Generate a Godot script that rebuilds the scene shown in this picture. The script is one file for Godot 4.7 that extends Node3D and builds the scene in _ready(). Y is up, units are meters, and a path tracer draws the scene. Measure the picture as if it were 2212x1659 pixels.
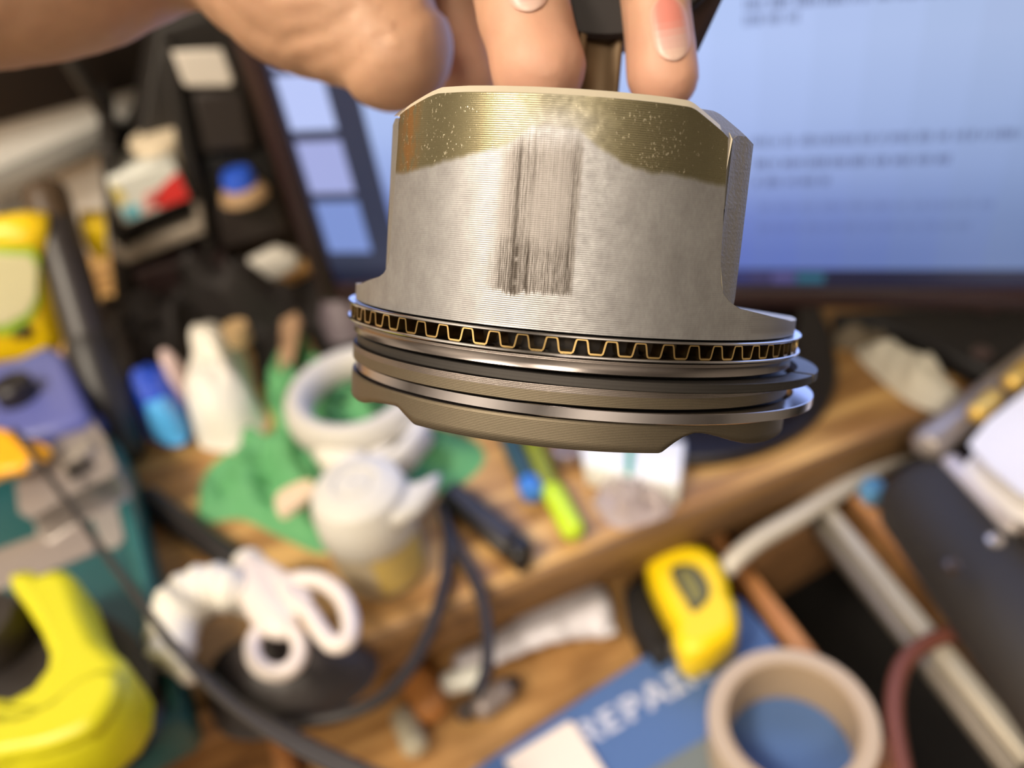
extends Node3D
# A piston held over a cluttered corner desk. World: y up, metres, desk top at y = 0, desk front edge along x.

const F := 1900.0                       # focal length in pixels of the 2212 x 1659 frame
const EYE := Vector3(0, 0.40, 0)
var cam_xf := Transform3D(Basis(Vector3(0.92417, -0.13872, 0.35591), Vector3(0.33018, 0.75859, -0.56171), Vector3(-0.19207, 0.63663, 0.74687)).orthonormalized(), EYE)
var rng := RandomNumberGenerator.new()
var used := {}
var noise := FastNoiseLite.new()

# ---------------------------------------------------------------- mesh building
class M:
	var p := PackedVector3Array()
	var uv := PackedVector2Array()
	var c := PackedColorArray()
	var g := PackedInt32Array()
	var grp := 1
	var col := Color.WHITE
	func tri(a: Vector3, b: Vector3, d: Vector3, ua := Vector2.ZERO, ub := Vector2.ZERO, ud := Vector2.ZERO) -> void:
		p.push_back(a); p.push_back(b); p.push_back(d)
		uv.push_back(ua); uv.push_back(ub); uv.push_back(ud)
		c.push_back(col); c.push_back(col); c.push_back(col)
		g.push_back(grp)
	func quad(a: Vector3, b: Vector3, d: Vector3, e: Vector3, ua := Vector2.ZERO, ub := Vector2.ZERO, ud := Vector2.ZERO, ue := Vector2.ZERO) -> void:
		tri(a, b, d, ua, ub, ud)
		tri(a, d, e, ua, ud, ue)
	func flip(from: int) -> void:
		for i in range(from, p.size(), 3):
			var t := p[i + 1]; p[i + 1] = p[i + 2]; p[i + 2] = t
			var u := uv[i + 1]; uv[i + 1] = uv[i + 2]; uv[i + 2] = u
			var k := c[i + 1]; c[i + 1] = c[i + 2]; c[i + 2] = k
	func close(from: int) -> void:          # outward faces for a closed body
		var m := Vector3.ZERO
		for i in range(from, p.size()):
			m += p[i]
		m /= maxf(1.0, p.size() - from)
		var v := 0.0
		for i in range(from, p.size(), 3):
			v += (p[i] - m).dot((p[i + 1] - m).cross(p[i + 2] - m))
		if v > 0.0:
			flip(from)
	func face(from: int, to: Vector3) -> void:   # faces of an open sheet turned towards a point
		var v := 0.0
		for i in range(from, p.size(), 3):
			v += (p[i + 1] - p[i]).cross(p[i + 2] - p[i]).dot(to - p[i])
		if v > 0.0:
			flip(from)
	func rows(r: Array, around := false, uvs := []) -> void:
		var n: int = r[0].size()
		for i in r.size() - 1:
			for j in (n if around else n - 1):
				var k := (j + 1) % n
				if uvs.is_empty():
					quad(r[i][j], r[i][k], r[i + 1][k], r[i + 1][j])
				else:
					quad(r[i][j], r[i][k], r[i + 1][k], r[i + 1][j], uvs[i][j], uvs[i][k], uvs[i + 1][k], uvs[i + 1][j])
	func fan(r: PackedVector3Array) -> void:
		var m := Vector3.ZERO
		for v in r:
			m += v
		m /= r.size()
		for j in r.size():
			tri(m, r[j], r[(j + 1) % r.size()])
	# a profile of (radius, height) turned about y; a bend of more than 30 degrees is a crease
	func lathe(prof: Array, seg: int, xf := Transform3D(), sweep := TAU, start := 0.0) -> void:
		var from := p.size()
		var full := sweep > TAU - 0.001
		for i in prof.size() - 1:
			if i > 0:
				var a: Vector2 = (prof[i] - prof[i - 1]).normalized()
				var b: Vector2 = (prof[i + 1] - prof[i]).normalized()
				if a.dot(b) < 0.82:
					grp += 1
			for j in seg:
				var t0 := start + sweep * j / seg
				var t1 := start + sweep * ((j + 1) % seg if full else j + 1) / seg
				var q := []
				for e in [[prof[i], t0], [prof[i], t1], [prof[i + 1], t1], [prof[i + 1], t0]]:
					q.push_back(xf * Vector3(e[0].x * sin(e[1]), e[0].y, e[0].x * cos(e[1])))
				var v0: float = prof[i].y * 1000.0
				var v1: float = prof[i + 1].y * 1000.0
				var u0 := float(j) / seg * 40.0
				var u1 := float(j + 1) / seg * 40.0
				quad(q[0], q[1], q[2], q[3], Vector2(u0, v0), Vector2(u1, v0), Vector2(u1, v1), Vector2(u0, v1))
		if not full:
			grp += 1
			for t in [start, start + sweep]:
				var cap := PackedVector3Array()
				for q in prof:
					cap.push_back(xf * Vector3(q.x * sin(t), q.y, q.x * cos(t)))
				fan(cap)
		grp += 1
		close(from)
	func tube(pts: Array, rad, seg := 12, closed := false, flat := 1.0, up := Vector3.UP) -> void:
		var from := p.size()
		var n := pts.size()
		var rings := []
		var side := Vector3.ZERO
		for i in n:
			var a: Vector3 = pts[(i - 1 + n) % n] if closed or i > 0 else pts[0]
			var b: Vector3 = pts[(i + 1) % n] if closed or i < n - 1 else pts[n - 1]
			var t := (b - a).normalized()
			var s := t.cross(up)
			if s.length() < 0.05:
				s = side if side != Vector3.ZERO else t.cross(Vector3.RIGHT)
			s = (s - t * s.dot(t)).normalized()
			side = s
			var w := s.cross(t).normalized()
			var r: float = rad[i] if rad is Array else rad
			var ring := PackedVector3Array()
			for j in seg:
				var th := TAU * j / seg
				ring.push_back(pts[i] + s * cos(th) * r + w * sin(th) * r * flat)
			rings.push_back(ring)
		if closed:
			rings.push_back(rings[0])
			rows(rings, true)
		else:
			for e in 2:                       # rounded ends
				var k := 0 if e == 0 else n - 1
				var out: Vector3 = (pts[0] - pts[1]).normalized() if e == 0 else (pts[n - 1] - pts[n - 2]).normalized()
				var base: PackedVector3Array = rings[0] if e == 0 else rings[-1]
				var r2: float = rad[k] if rad is Array else rad
				for st in [[0.85, 0.35], [0.5, 0.6], [0.05, 0.68]]:
					var ring2 := PackedVector3Array()
					for v in base:
						ring2.push_back(pts[k] + (v - pts[k]) * st[0] + out * r2 * st[1] * minf(flat, 1.0))
					if e == 0:
						rings.push_front(ring2)
					else:
						rings.push_back(ring2)
			rows(rings, true)
			fan(rings[0])
			fan(rings[-1])
		grp += 1
		close(from)
	# a flat outline (x, z) between two heights, edges rounded by b
	func slab(o: Array, y0: float, y1: float, b := 0.001, xf := Transform3D()) -> void:
		var from := p.size()
		var poly := PackedVector2Array(o)
		if Geometry2D.is_polygon_clockwise(poly):
			poly.reverse()
		var n := poly.size()
		var inw := PackedVector2Array()
		for i in n:
			var e0 := (poly[i] - poly[(i - 1 + n) % n]).normalized()
			var e1 := (poly[(i + 1) % n] - poly[i]).normalized()
			var m := (e0.orthogonal() + e1.orthogonal())
			var w := m.normalized() / maxf(0.5, m.length() / 2.0)
			inw.push_back(w)
		if n > 0 and not Geometry2D.is_point_in_polygon(poly[0] + inw[0] * 1e-5, poly):
			for i in n:
				inw[i] = -inw[i]
		var rings := []
		var steps := [[1.0, 0.0], [0.3, 0.3 * 0.0 + 0.29], [0.0, 1.0]]
		var lay := []
		for s in steps:
			lay.push_back([s[0] * b, y1 - s[1] * b])
		lay.push_back([0.0, y0 + b])
		lay.push_back([b * 0.3, y0 + b * 0.29])
		lay.push_back([b, y0])
		for l in lay:
			var ring := PackedVector3Array()
			for i in n:
				var q: Vector2 = poly[i] + inw[i] * l[0]
				ring.push_back(xf * Vector3(q.x, l[1], q.y))
			rings.push_back(ring)
		grp += 1
		rows(rings, true)
		grp += 1
		var tri_i := Geometry2D.triangulate_polygon(poly)
		for k in [0, rings.size() - 1]:
			for i in range(0, tri_i.size(), 3):
				if k == 0:
					tri(rings[k][tri_i[i]], rings[k][tri_i[i + 1]], rings[k][tri_i[i + 2]])
				else:
					tri(rings[k][tri_i[i]], rings[k][tri_i[i + 2]], rings[k][tri_i[i + 1]])
			if k == 0:
				# the top must wind like the sides
				pass
		grp += 1
		# sides and lids are wound apart, so turn each by its own normal
		var mid := Vector3.ZERO
		for i in range(from, p.size()):
			mid += p[i]
		mid /= maxf(1.0, p.size() - from)
		var side_end := from + (rings.size() - 1) * n * 6
		var v := 0.0
		for i in range(from, side_end, 3):
			v += (p[i] - mid).dot((p[i + 1] - p[i]).cross(p[i + 2] - p[i]))
		if v > 0.0:
			for i in range(from, side_end, 3):
				swap(i)
		var upw := (xf.basis * Vector3.UP).normalized()
		var half := side_end + tri_i.size()
		for i in range(side_end, p.size(), 3):
			var want := 1.0 if i < half else -1.0
			if (p[i + 1] - p[i]).cross(p[i + 2] - p[i]).dot(upw) * want > 0.0:
				swap(i)
	func swap(i: int) -> void:
		var t := p[i + 1]; p[i + 1] = p[i + 2]; p[i + 2] = t
		var u := uv[i + 1]; uv[i + 1] = uv[i + 2]; uv[i + 2] = u
		var k := c[i + 1]; c[i + 1] = c[i + 2]; c[i + 2] = k
	func box(size: Vector3, b := 0.001, xf := Transform3D()) -> void:   # standing on the origin of xf
		var x := size.x / 2
		var z := size.z / 2
		slab([Vector2(-x, -z), Vector2(x, -z), Vector2(x, z), Vector2(-x, z)], 0.0, size.y, minf(b, minf(size.y, minf(size.x, size.z)) * 0.45), xf)
	# a soft heap over an outline
	func mound(o: Array, y0: float, height: float, nz: FastNoiseLite, freq: float, rough: float, power := 3.0) -> void:
		var from := p.size()
		var ring: Array = smooth_loop(o, 96)
		var m := Vector2.ZERO
		for q in ring:
			m += q
		m /= ring.size()
		var rings := []
		var nr := 16
		for i in nr + 1:
			var t := float(i) / nr
			var row := PackedVector3Array()
			for q in ring:
				var x: Vector2 = m.lerp(q, maxf(t, 0.02))
				var hh := (1.0 - pow(t, power)) * height
				var k := nz.get_noise_2d(x.x * freq, x.y * freq)
				var k2 := absf(nz.get_noise_2d(x.x * freq * 2.3 + 40.0, x.y * freq * 2.3))
				hh *= 1.0 + rough * (k * 1.3 - k2 * 0.8)
				row.push_back(Vector3(x.x, y0 + maxf(hh, 0.0006 * (1.0 - t)), x.y))
			rings.push_back(row)
		var low := PackedVector3Array()
		for q in ring:
			low.push_back(Vector3(q.x, y0, q.y))
		fan(rings[0])
		rows(rings, true)
		var lo := p.size()
		fan(low)
		grp += 1
		# sheets seen from above
		face(from, Vector3(m.x, 50, m.y))
		for i in range(lo, p.size(), 3):
			swap(i)
	static func smooth_loop(o: Array, n: int) -> Array:
		var out := []
		var k := o.size()
		for i in n:
			var t := float(i) / n * k
			var a := int(t) % k
			out.push_back((o[a] as Vector2).cubic_interpolate(o[(a + 1) % k], o[(a - 1 + k) % k], o[(a + 2) % k], t - floorf(t)))
		return out
	static func smooth_line(o: Array, per: int) -> Array:
		var out := []
		for i in o.size() - 1:
			var a: Vector3 = o[maxi(i - 1, 0)]
			var d: Vector3 = o[mini(i + 2, o.size() - 1)]
			for j in per:
				out.push_back((o[i] as Vector3).cubic_interpolate(o[i + 1], a, d, float(j) / per))
		out.push_back(o[-1])
		return out
	func mesh() -> ArrayMesh:
		var st := SurfaceTool.new()
		st.begin(Mesh.PRIMITIVE_TRIANGLES)
		for i in p.size():
			if i % 3 == 0:
				st.set_smooth_group(g[i / 3])
			st.set_color(c[i])
			st.set_uv(uv[i])
			st.add_vertex(p[i])
		st.generate_normals()
		st.index()
		st.generate_tangents()
		return st.commit()

# ---------------------------------------------------------------- naming
func put(called: String, m, material: Material, parent: Node = self) -> MeshInstance3D:
	var o := MeshInstance3D.new()
	o.name = numbered(called) if parent == self else called
	o.mesh = m.mesh() if m is M else m
	o.material_override = material
	parent.add_child(o, true)
	return o

func numbered(called: String) -> String:
	used[called] = used.get(called, 0) + 1
	return called if used[called] == 1 else "%s_%03d" % [called, used[called] - 1]

func thing(called: String, label: String, category: String, at := Vector3.ZERO, group := "") -> Node3D:
	var o := Node3D.new()
	o.name = numbered(called)
	add_child(o)
	o.position = at
	tag(o, label, category, group)
	return o

func tag(o: Node, label: String, category: String, group := "") -> Node:
	o.set_meta("label", label)
	o.set_meta("category", category)
	if group:
		o.set_meta("group", group)
	return o

func struct(called: String, m, material: Material, parent: Node = self) -> MeshInstance3D:
	var o := put(called, m, material, parent)
	if parent == self:
		o.set_meta("kind", "structure")
	return o

# ---------------------------------------------------------------- where a sight line meets the desk, a wall, a depth
func sight(px: float, py: float) -> Vector3:
	return cam_xf.basis * Vector3((px - 1106.0) / F, -(py - 829.5) / F, -1.0)

func on_y(px: float, py: float, h := 0.0) -> Vector3:
	var r := sight(px, py)
	return EYE + r * ((h - EYE.y) / r.y)

func on_z(px: float, py: float, z: float) -> Vector3:
	var r := sight(px, py)
	return EYE + r * (z / r.z)

func deep(px: float, py: float, d: float) -> Vector3:
	return EYE + sight(px, py) * d

func flat(list: Array, h := 0.0) -> Array:      # pixel pairs to an outline (x, z) on a level plane
	var out := []
	for i in range(0, list.size(), 2):
		var q := on_y(list[i], list[i + 1], h)
		out.push_back(Vector2(q.x, q.z))
	return out

func line(list: Array, h := 0.0, per := 6) -> Array:
	var out := []
	for i in range(0, list.size(), 2):
		out.push_back(on_y(list[i], list[i + 1], h))
	return M.smooth_line(out, per)

# ---------------------------------------------------------------- materials
func rgb8(r: float, g: float, b: float) -> Color:
	return Color(r / 255.0, g / 255.0, b / 255.0)

func mat(c: Color, rough := 0.6, metal := 0.0) -> StandardMaterial3D:
	var m := StandardMaterial3D.new()
	m.albedo_color = c
	m.roughness = rough
	m.metallic = metal
	m.cull_mode = BaseMaterial3D.CULL_DISABLED
	return m

func wood(a: Color, b: Color, sc: Vector3, sd: int, rough := 0.5) -> StandardMaterial3D:
	var m := mat(Color.WHITE, rough)
	var n := FastNoiseLite.new()
	n.seed = sd
	n.noise_type = FastNoiseLite.TYPE_SIMPLEX_SMOOTH
	n.frequency = 0.012
	n.fractal_octaves = 4
	var t := NoiseTexture2D.new()
	t.noise = n
	t.width = 512
	t.height = 512
	t.seamless = true
	var gr := Gradient.new()
	gr.set_color(0, a)
	gr.set_color(1, b)
	gr.offsets = PackedFloat32Array([0.25, 0.75])
	t.color_ramp = gr
	m.albedo_texture = t
	m.uv1_triplanar = true
	m.uv1_scale = sc
	return m

# ---------------------------------------------------------------- scene
func _ready() -> void:
	# camera, air, lights, exposure
	var cam := Camera3D.new()
	cam.name = "camera"
	add_child(cam)
	cam.transform = cam_xf
	var at := CameraAttributesPhysical.new()
	at.frustum_focal_length = 27.486
	at.exposure_aperture = 8.6
	at.frustum_focus_distance = 0.135
	at.frustum_near = 0.01
	at.frustum_far = 20.0
	cam.attributes = at
	cam.current = true
	var env := Environment.new()
	env.background_mode = Environment.BG_COLOR
	env.background_color = Color(0.02, 0.02, 0.022)
	env.tonemap_mode = Environment.TONE_MAPPER_LINEAR
	env.tonemap_exposure = 1.0
	env.sdfgi_enabled = true
	env.ssao_enabled = true
	env.ssil_enabled = true
	var we := WorldEnvironment.new()
	we.name = "air"
	we.environment = env
	add_child(we)
	rng.seed = 7
	noise.seed = 3
	noise.frequency = 1.0
	noise.noise_type = FastNoiseLite.TYPE_SIMPLEX_SMOOTH
	lamps()
	room()
	desk()
	piston()
	connecting_rod()
	hand()
	monitor()
	back_left()
	desk_left()
	desk_middle()
	drawer_things()
	right_side()
	cables()

func lamps() -> void:
	var lamp := thing("ceiling_lamp", "square white ceiling lamp panel up left behind the viewer", "lamp", Vector3(-1.06, 1.70, 0.22))
	var tray := M.new()
	tray.box(Vector3(0.50, 0.045, 0.50), 0.004, Transform3D(Basis(), Vector3(0, 0.002, 0)))
	put("housing", tray, mat(Color(0.9, 0.9, 0.88), 0.5), lamp)
	var pane := M.new()
	pane.box(Vector3(0.44, 0.01, 0.44), 0.003, Transform3D(Basis(), Vector3(0, -0.008, 0)))
	var glow := mat(Color(0.9, 0.9, 0.88), 0.5)
	glow.emission_enabled = true
	glow.emission = Color(1.0, 0.95, 0.86)
	glow.emission_energy_multiplier = 3.0
	put("diffuser", pane, glow, lamp)
	var l := AreaLight3D.new()
	l.name = "ceiling_glow"
	l.area_size = Vector2(0.44, 0.44)
	l.light_color = Color(1.0, 0.945, 0.86)
	l.light_energy = 4.7
	l.area_range = 8.0
	l.area_attenuation = 2.0
	l.shadow_enabled = true
	lamp.add_child(l)
	l.position = Vector3(0, -0.02, 0)
	l.rotation = Vector3(-PI / 2, 0, 0)
	lamp = thing("ceiling_lamp", "second square white ceiling lamp panel, added out of view behind the viewer as fill", "lamp", Vector3(-0.62, 1.72, 1.25))  # added fill lamp, placed for its reflection on the skirt
	put("housing", tray, mat(Color(0.9, 0.9, 0.88), 0.5), lamp)
	put("diffuser", pane, glow, lamp)
	var l2 := l.duplicate()
	lamp.add_child(l2)
	l2.light_energy = 2.7

func room() -> void:
	var wall := mat(rgb8(226, 223, 218), 0.8)
	var x0 := -1.9
	var x1 := 1.7
	var z0 := -0.885
	var z1 := 2.0
	var y0 := -0.74
	var y1 := 1.78
	var w := 0.1
	var list := [
		["wall_back", Vector3(x1 - x0 + 2 * w, y1 - y0, w), Vector3((x0 + x1) / 2, y0, z0 - w / 2)],
		["wall_front", Vector3(x1 - x0 + 2 * w, y1 - y0, w), Vector3((x0 + x1) / 2, y0, z1 + w / 2)],
		["wall_left", Vector3(w, y1 - y0, z1 - z0), Vector3(x0 - w / 2, y0, (z0 + z1) / 2)],
		["wall_right", Vector3(w, y1 - y0, z1 - z0), Vector3(x1 + w / 2, y0, (z0 + z1) / 2)],
		["ceiling", Vector3(x1 - x0 + 2 * w, w, z1 - z0 + 2 * w), Vector3((x0 + x1) / 2, y1, (z0 + z1) / 2)]]
	for e in list:
		var m := M.new()
		m.box(e[1], 0.001, Transform3D(Basis(), e[2]))
		struct(e[0], m, wall)
	var f := M.new()
	f.box(Vector3(x1 - x0 + 2 * w, w, z1 - z0 + 2 * w), 0.001, Transform3D(Basis(), Vector3((x0 + x1) / 2, y0 - w, (z0 + z1) / 2)))
	struct("floor", f, mat(rgb8(92, 82, 72), 0.8))

func desk() -> void:
	var d := thing("desk", "orange-brown wooden desk with a thick straight front edge", "desk", Vector3(0, 0, -0.309))
	var top := M.new()
	top.box(Vector3(2.6, 0.032, 0.57), 0.004, Transform3D(Basis(), Vector3(0.1, -0.032, -0.286)))
	put("top", top, wood(rgb8(154, 112, 64), rgb8(222, 178, 112), Vector3(1.1, 6, 7), 5, 0.42), d)
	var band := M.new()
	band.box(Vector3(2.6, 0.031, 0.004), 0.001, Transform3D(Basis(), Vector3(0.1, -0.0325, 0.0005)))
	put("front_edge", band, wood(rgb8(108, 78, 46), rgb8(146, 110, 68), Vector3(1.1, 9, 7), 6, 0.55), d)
	var leg := wood(rgb8(90, 60, 34), rgb8(120, 84, 50), Vector3(6, 1.5, 6), 9)
	for x in [-1.1, 1.3]:
		var m := M.new()
		m.box(Vector3(0.04, 0.708, 0.52), 0.003, Transform3D(Basis(), Vector3(x, -0.74, -0.29)))
		put("side_panel", m, leg, d)

# ---------------------------------------------------------------- piston
const R0 := 0.0418
const PC := Vector3(0.0110, 0.0045, -0.1740)
func piston_xf() -> Transform3D:
	var b := Basis(Vector3(0.99713, -0.07570, 0.0), Vector3(0.07463, 0.98300, 0.16773), Vector3(-0.01270, -0.16725, 0.98583)).orthonormalized()
	return cam_xf * Transform3D(b, PC)

func interp(t: float, k: Array) -> float:        # piecewise line through (x, y) pairs
	if t <= k[0]:
		return k[1]
	for i in range(2, k.size(), 2):
		if t <= k[i]:
			return lerpf(k[i - 1], k[i + 1], (t - k[i - 2]) / maxf(k[i] - k[i - 2], 1e-6))
	return k[-1]

const TOP := [-180.0, 10.4, -86.0, 10.4, -84.0, 12.5, -76.0, 12.7, -68.0, 13.2, -60.2, 14.4, -55.0, 15.2, -52.6, 16.0, -51.2, 17.2, -50.6, 19.5, -50.3, 24.0, -49.4, 41.2, -47.6, 41.8, -40.0, 43.6, -37.2, 44.1, -30.0, 44.2, 12.0, 44.0, 16.8, 43.9, 18.2, 43.6, 25.0, 41.0, 26.4, 40.3, 27.3, 30.0, 28.0, 22.5, 28.6, 19.2, 29.6, 17.4, 31.5, 16.2, 35.0, 15.1, 48.0, 13.8, 62.0, 12.7, 75.0, 12.5, 86.0, 12.4, 88.0, 10.4, 180.0, 10.4]
const SKIRT_MID := -11.0

func polar(deg: float, r: float, h: float) -> Vector3:
	return Vector3(r * sin(deg_to_rad(deg)), h, r * cos(deg_to_rad(deg)))

func skirt_texture() -> Array:
	var w := 1536
	var h := 640
	var im := Image.create(w, h, false, Image.FORMAT_RGB8)
	var ro := Image.create(w, h, false, Image.FORMAT_RGB8)
	var he := Image.create(w, h, false, Image.FORMAT_RGB8)
	var n := FastNoiseLite.new()
	n.seed = 21
	n.frequency = 1.0
	n.noise_type = FastNoiseLite.TYPE_SIMPLEX_SMOOTH
	var edge := [-60.0, 32.0, -47.9, 32.3, -38.0, 33.4, -29.5, 35.0, -22.0, 36.0, -18.0, 37.6, -14.6, 39.7, -5.3, 39.4, -0.4, 36.8, 4.0, 35.2, 9.2, 34.4, 26.0, 33.7, 40.0, 33.6]
	var steel := Color(0.655, 0.65, 0.655)
	var olive := Color(0.475, 0.445, 0.345)
	var orange_reflection := Color(0.60, 0.41, 0.22)  # warm reflection at the skirt's left, painted in as colour
	var soot := Color(0.17, 0.145, 0.125)
	for x in w:
		var ph := -70.0 + 110.0 * x / w
		var b0 := interp(ph, edge) + n.get_noise_2d(ph * 0.14, 3.0) * 0.5 + n.get_noise_2d(ph * 2.5, 9.0) * 0.10
		var streak := n.get_noise_2d(ph * 3.4, 1.5) * 0.55 + n.get_noise_2d(ph * 9.0, 7.5) * 0.5 + 0.12
		streak += 0.5 * exp(-pow((ph + 16.6) / 0.5, 2.0)) + 0.3 * exp(-pow((ph + 13.6) / 0.35, 2.0)) + 0.3 * exp(-pow((ph + 19.3) / 0.3, 2.0)) + 0.28 * exp(-pow((ph + 5.4) / 0.3, 2.0))
		var lowend := 15.6 + n.get_noise_2d(ph * 2.2, 5.0) * 0.7 + n.get_noise_2d(ph * 7.0, 15.0) * 0.5 - 0.6 * exp(-pow((ph + 16.5) / 2.0, 2.0))
		var centre := exp(-pow((ph + 6.0) / 19.0, 2.0))
		for y in h:
			var hh := 46.0 - 37.0 * y / h
			var c := steel
			var rg := 0.46
			var cloud := n.get_noise_2d(ph * 0.16, hh * 0.12) * 0.5 + n.get_noise_2d(ph * 0.9 + 50.0, hh * 0.7) * 0.3
			c = c.lerp(Color(0.565, 0.555, 0.56), clampf(0.35 + cloud, 0.0, 1.0))
			var grain := n.get_noise_2d(x * 0.31, y * 0.45)
			# the unworn olive band towards the open end
			var s := smoothstep(-0.6, 0.6, hh - b0)
			var worn := exp(-pow((ph + 9.5) / 8.0, 2.0)) * (1.0 - smoothstep(40.0, 43.5, hh) * 0.6)
			s *= 1.0 - 0.75 * worn
			c = c.lerp(olive, s)
			rg = lerpf(rg, 0.29, s)
			c = c.lerp(orange_reflection, s * 0.75 * exp(-pow((ph + 45.5) / 3.0, 2.0)) * smoothstep(-0.5, 0.3, n.get_noise_2d(ph * 0.5, hh * 0.22) + 0.15))
			# pits that show bright metal in the band
			var pit := n.get_noise_2d(ph * 1.15 + 90.0, hh * 0.85) * 0.8 + n.get_noise_2d(ph * 3.2, hh * 2.0) * 0.5 + n.get_noise_2d(ph * 0.16, hh * 0.2) * 0.3
			var pits := smoothstep(0.55, 0.70, pit + (0.22 * exp(-pow((ph - 10.0) / 8.0, 2.0)) + 0.16 * exp(-pow((ph + 38.0) / 8.0, 2.0)))) * s
			c = c.lerp(Color(0.86, 0.82, 0.74), pits * 0.8)
			# the scuffed patch
			var m := smoothstep(-23.5, -17.5, ph) * (1.0 - smoothstep(-4.6, -3.4, ph)) * smoothstep(lowend - 0.25, lowend + 0.35, hh) * (1.0 - smoothstep(35.0, 40.0, hh + 2.0 * n.get_noise_2d(ph * 2.0, 31.0)))
			var up := smoothstep(20.5, 25.0, hh)
			var side := exp(-pow((ph + 16.3) / 2.5, 2.0)) + 0.9 * exp(-pow((ph + 5.0) / 1.5, 2.0)) + 0.45 * exp(-pow((ph + 11.0) / 4.0, 2.0)) * smoothstep(28.0, 34.0, hh)
			var broken := n.get_noise_2d(ph * 6.5, hh * 0.35) * 0.5 + n.get_noise_2d(ph * 14.0 + 7.0, hh * 0.12) * 0.5
			var dark := clampf((streak + broken * 0.9) * 1.5 + 0.06, 0.0, 1.0)
			dark *= lerpf(1.0, clampf(side, 0.26, 1.0) * 0.8, up)
			dark = maxf(dark, 0.9 * exp(-pow((ph + 15.9) / 0.55, 2.0)) * smoothstep(0.0, 0.6, n.get_noise_2d(hh * 0.4, 61.0) + 0.5) * (1.0 - smoothstep(22.0, 26.0, hh)))
			c = c.lerp(Color(0.50, 0.47, 0.45), m * 0.6)
			c = c.lerp(soot, m * dark * 0.85)
			rg = lerpf(rg, 0.55, m)
			# turning marks
			var ridge := sin(hh * TAU / 0.315)
			var mark := (0.25 + 0.75 * centre) * (1.0 - 0.55 * m)
			mark *= 0.75 + 0.5 * n.get_noise_2d(ph * 0.4, hh * 0.5 + 20.0)
			var k := 1.0 - mark * 0.10 * (0.5 - 0.5 * ridge) + grain * 0.045
			# fine vertical scratches
			var sc := n.get_noise_2d(ph * 16.0, hh * 0.11 + 200.0)
			if sc > 0.72:
				k *= 1.12
			c = Color(c.r * k, c.g * k, c.b * k)
			im.set_pixel(x, y, c)
			ro.set_pixel(x, y, Color(rg + grain * 0.05, 0, 0))
			var e := 0.5 + 0.24 * ridge * mark + grain * 0.10 - m * dark * 0.12 + pits * 0.2
			he.set_pixel(x, y, Color(e, e, e))
	he.bump_map_to_normal_map(2.6)
	return [ImageTexture.create_from_image(im), ImageTexture.create_from_image(ro), ImageTexture.create_from_image(he)]

func lines_texture(count: int, depth: float, seed_: int) -> Array:   # turned lines with a grain: one tile
	var s := 256
	var im := Image.create(s, s, false, Image.FORMAT_RGB8)
	var he := Image.create(s, s, false, Image.FORMAT_RGB8)
	var r := RandomNumberGenerator.new()
	r.seed = seed_
	for y in s:
		var ridge := sin(y * TAU * count / s)
		for x in s:
			var gr := r.randf()
			var k := 0.86 + 0.14 * ridge * depth + (gr - 0.5) * 0.22
			k = clampf(k, 0.0, 1.0)
			im.set_pixel(x, y, Color(k, k, k))
			var e := 0.5 + 0.3 * ridge * depth + (gr - 0.5) * 0.25
			he.set_pixel(x, y, Color(e, e, e))
	he.bump_map_to_normal_map(2.0)
	return [ImageTexture.create_from_image(im), ImageTexture.create_from_image(he)]

func lined(c: Color, rough: float, metal: float, tex: Array, sc: Vector3, strength := 0.6) -> StandardMaterial3D:
	var m := mat(c, rough, metal)
	m.albedo_texture = tex[0]
	m.normal_enabled = true
	m.normal_texture = tex[1]
	m.normal_scale = strength
	m.uv1_scale = sc
	return m

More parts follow.
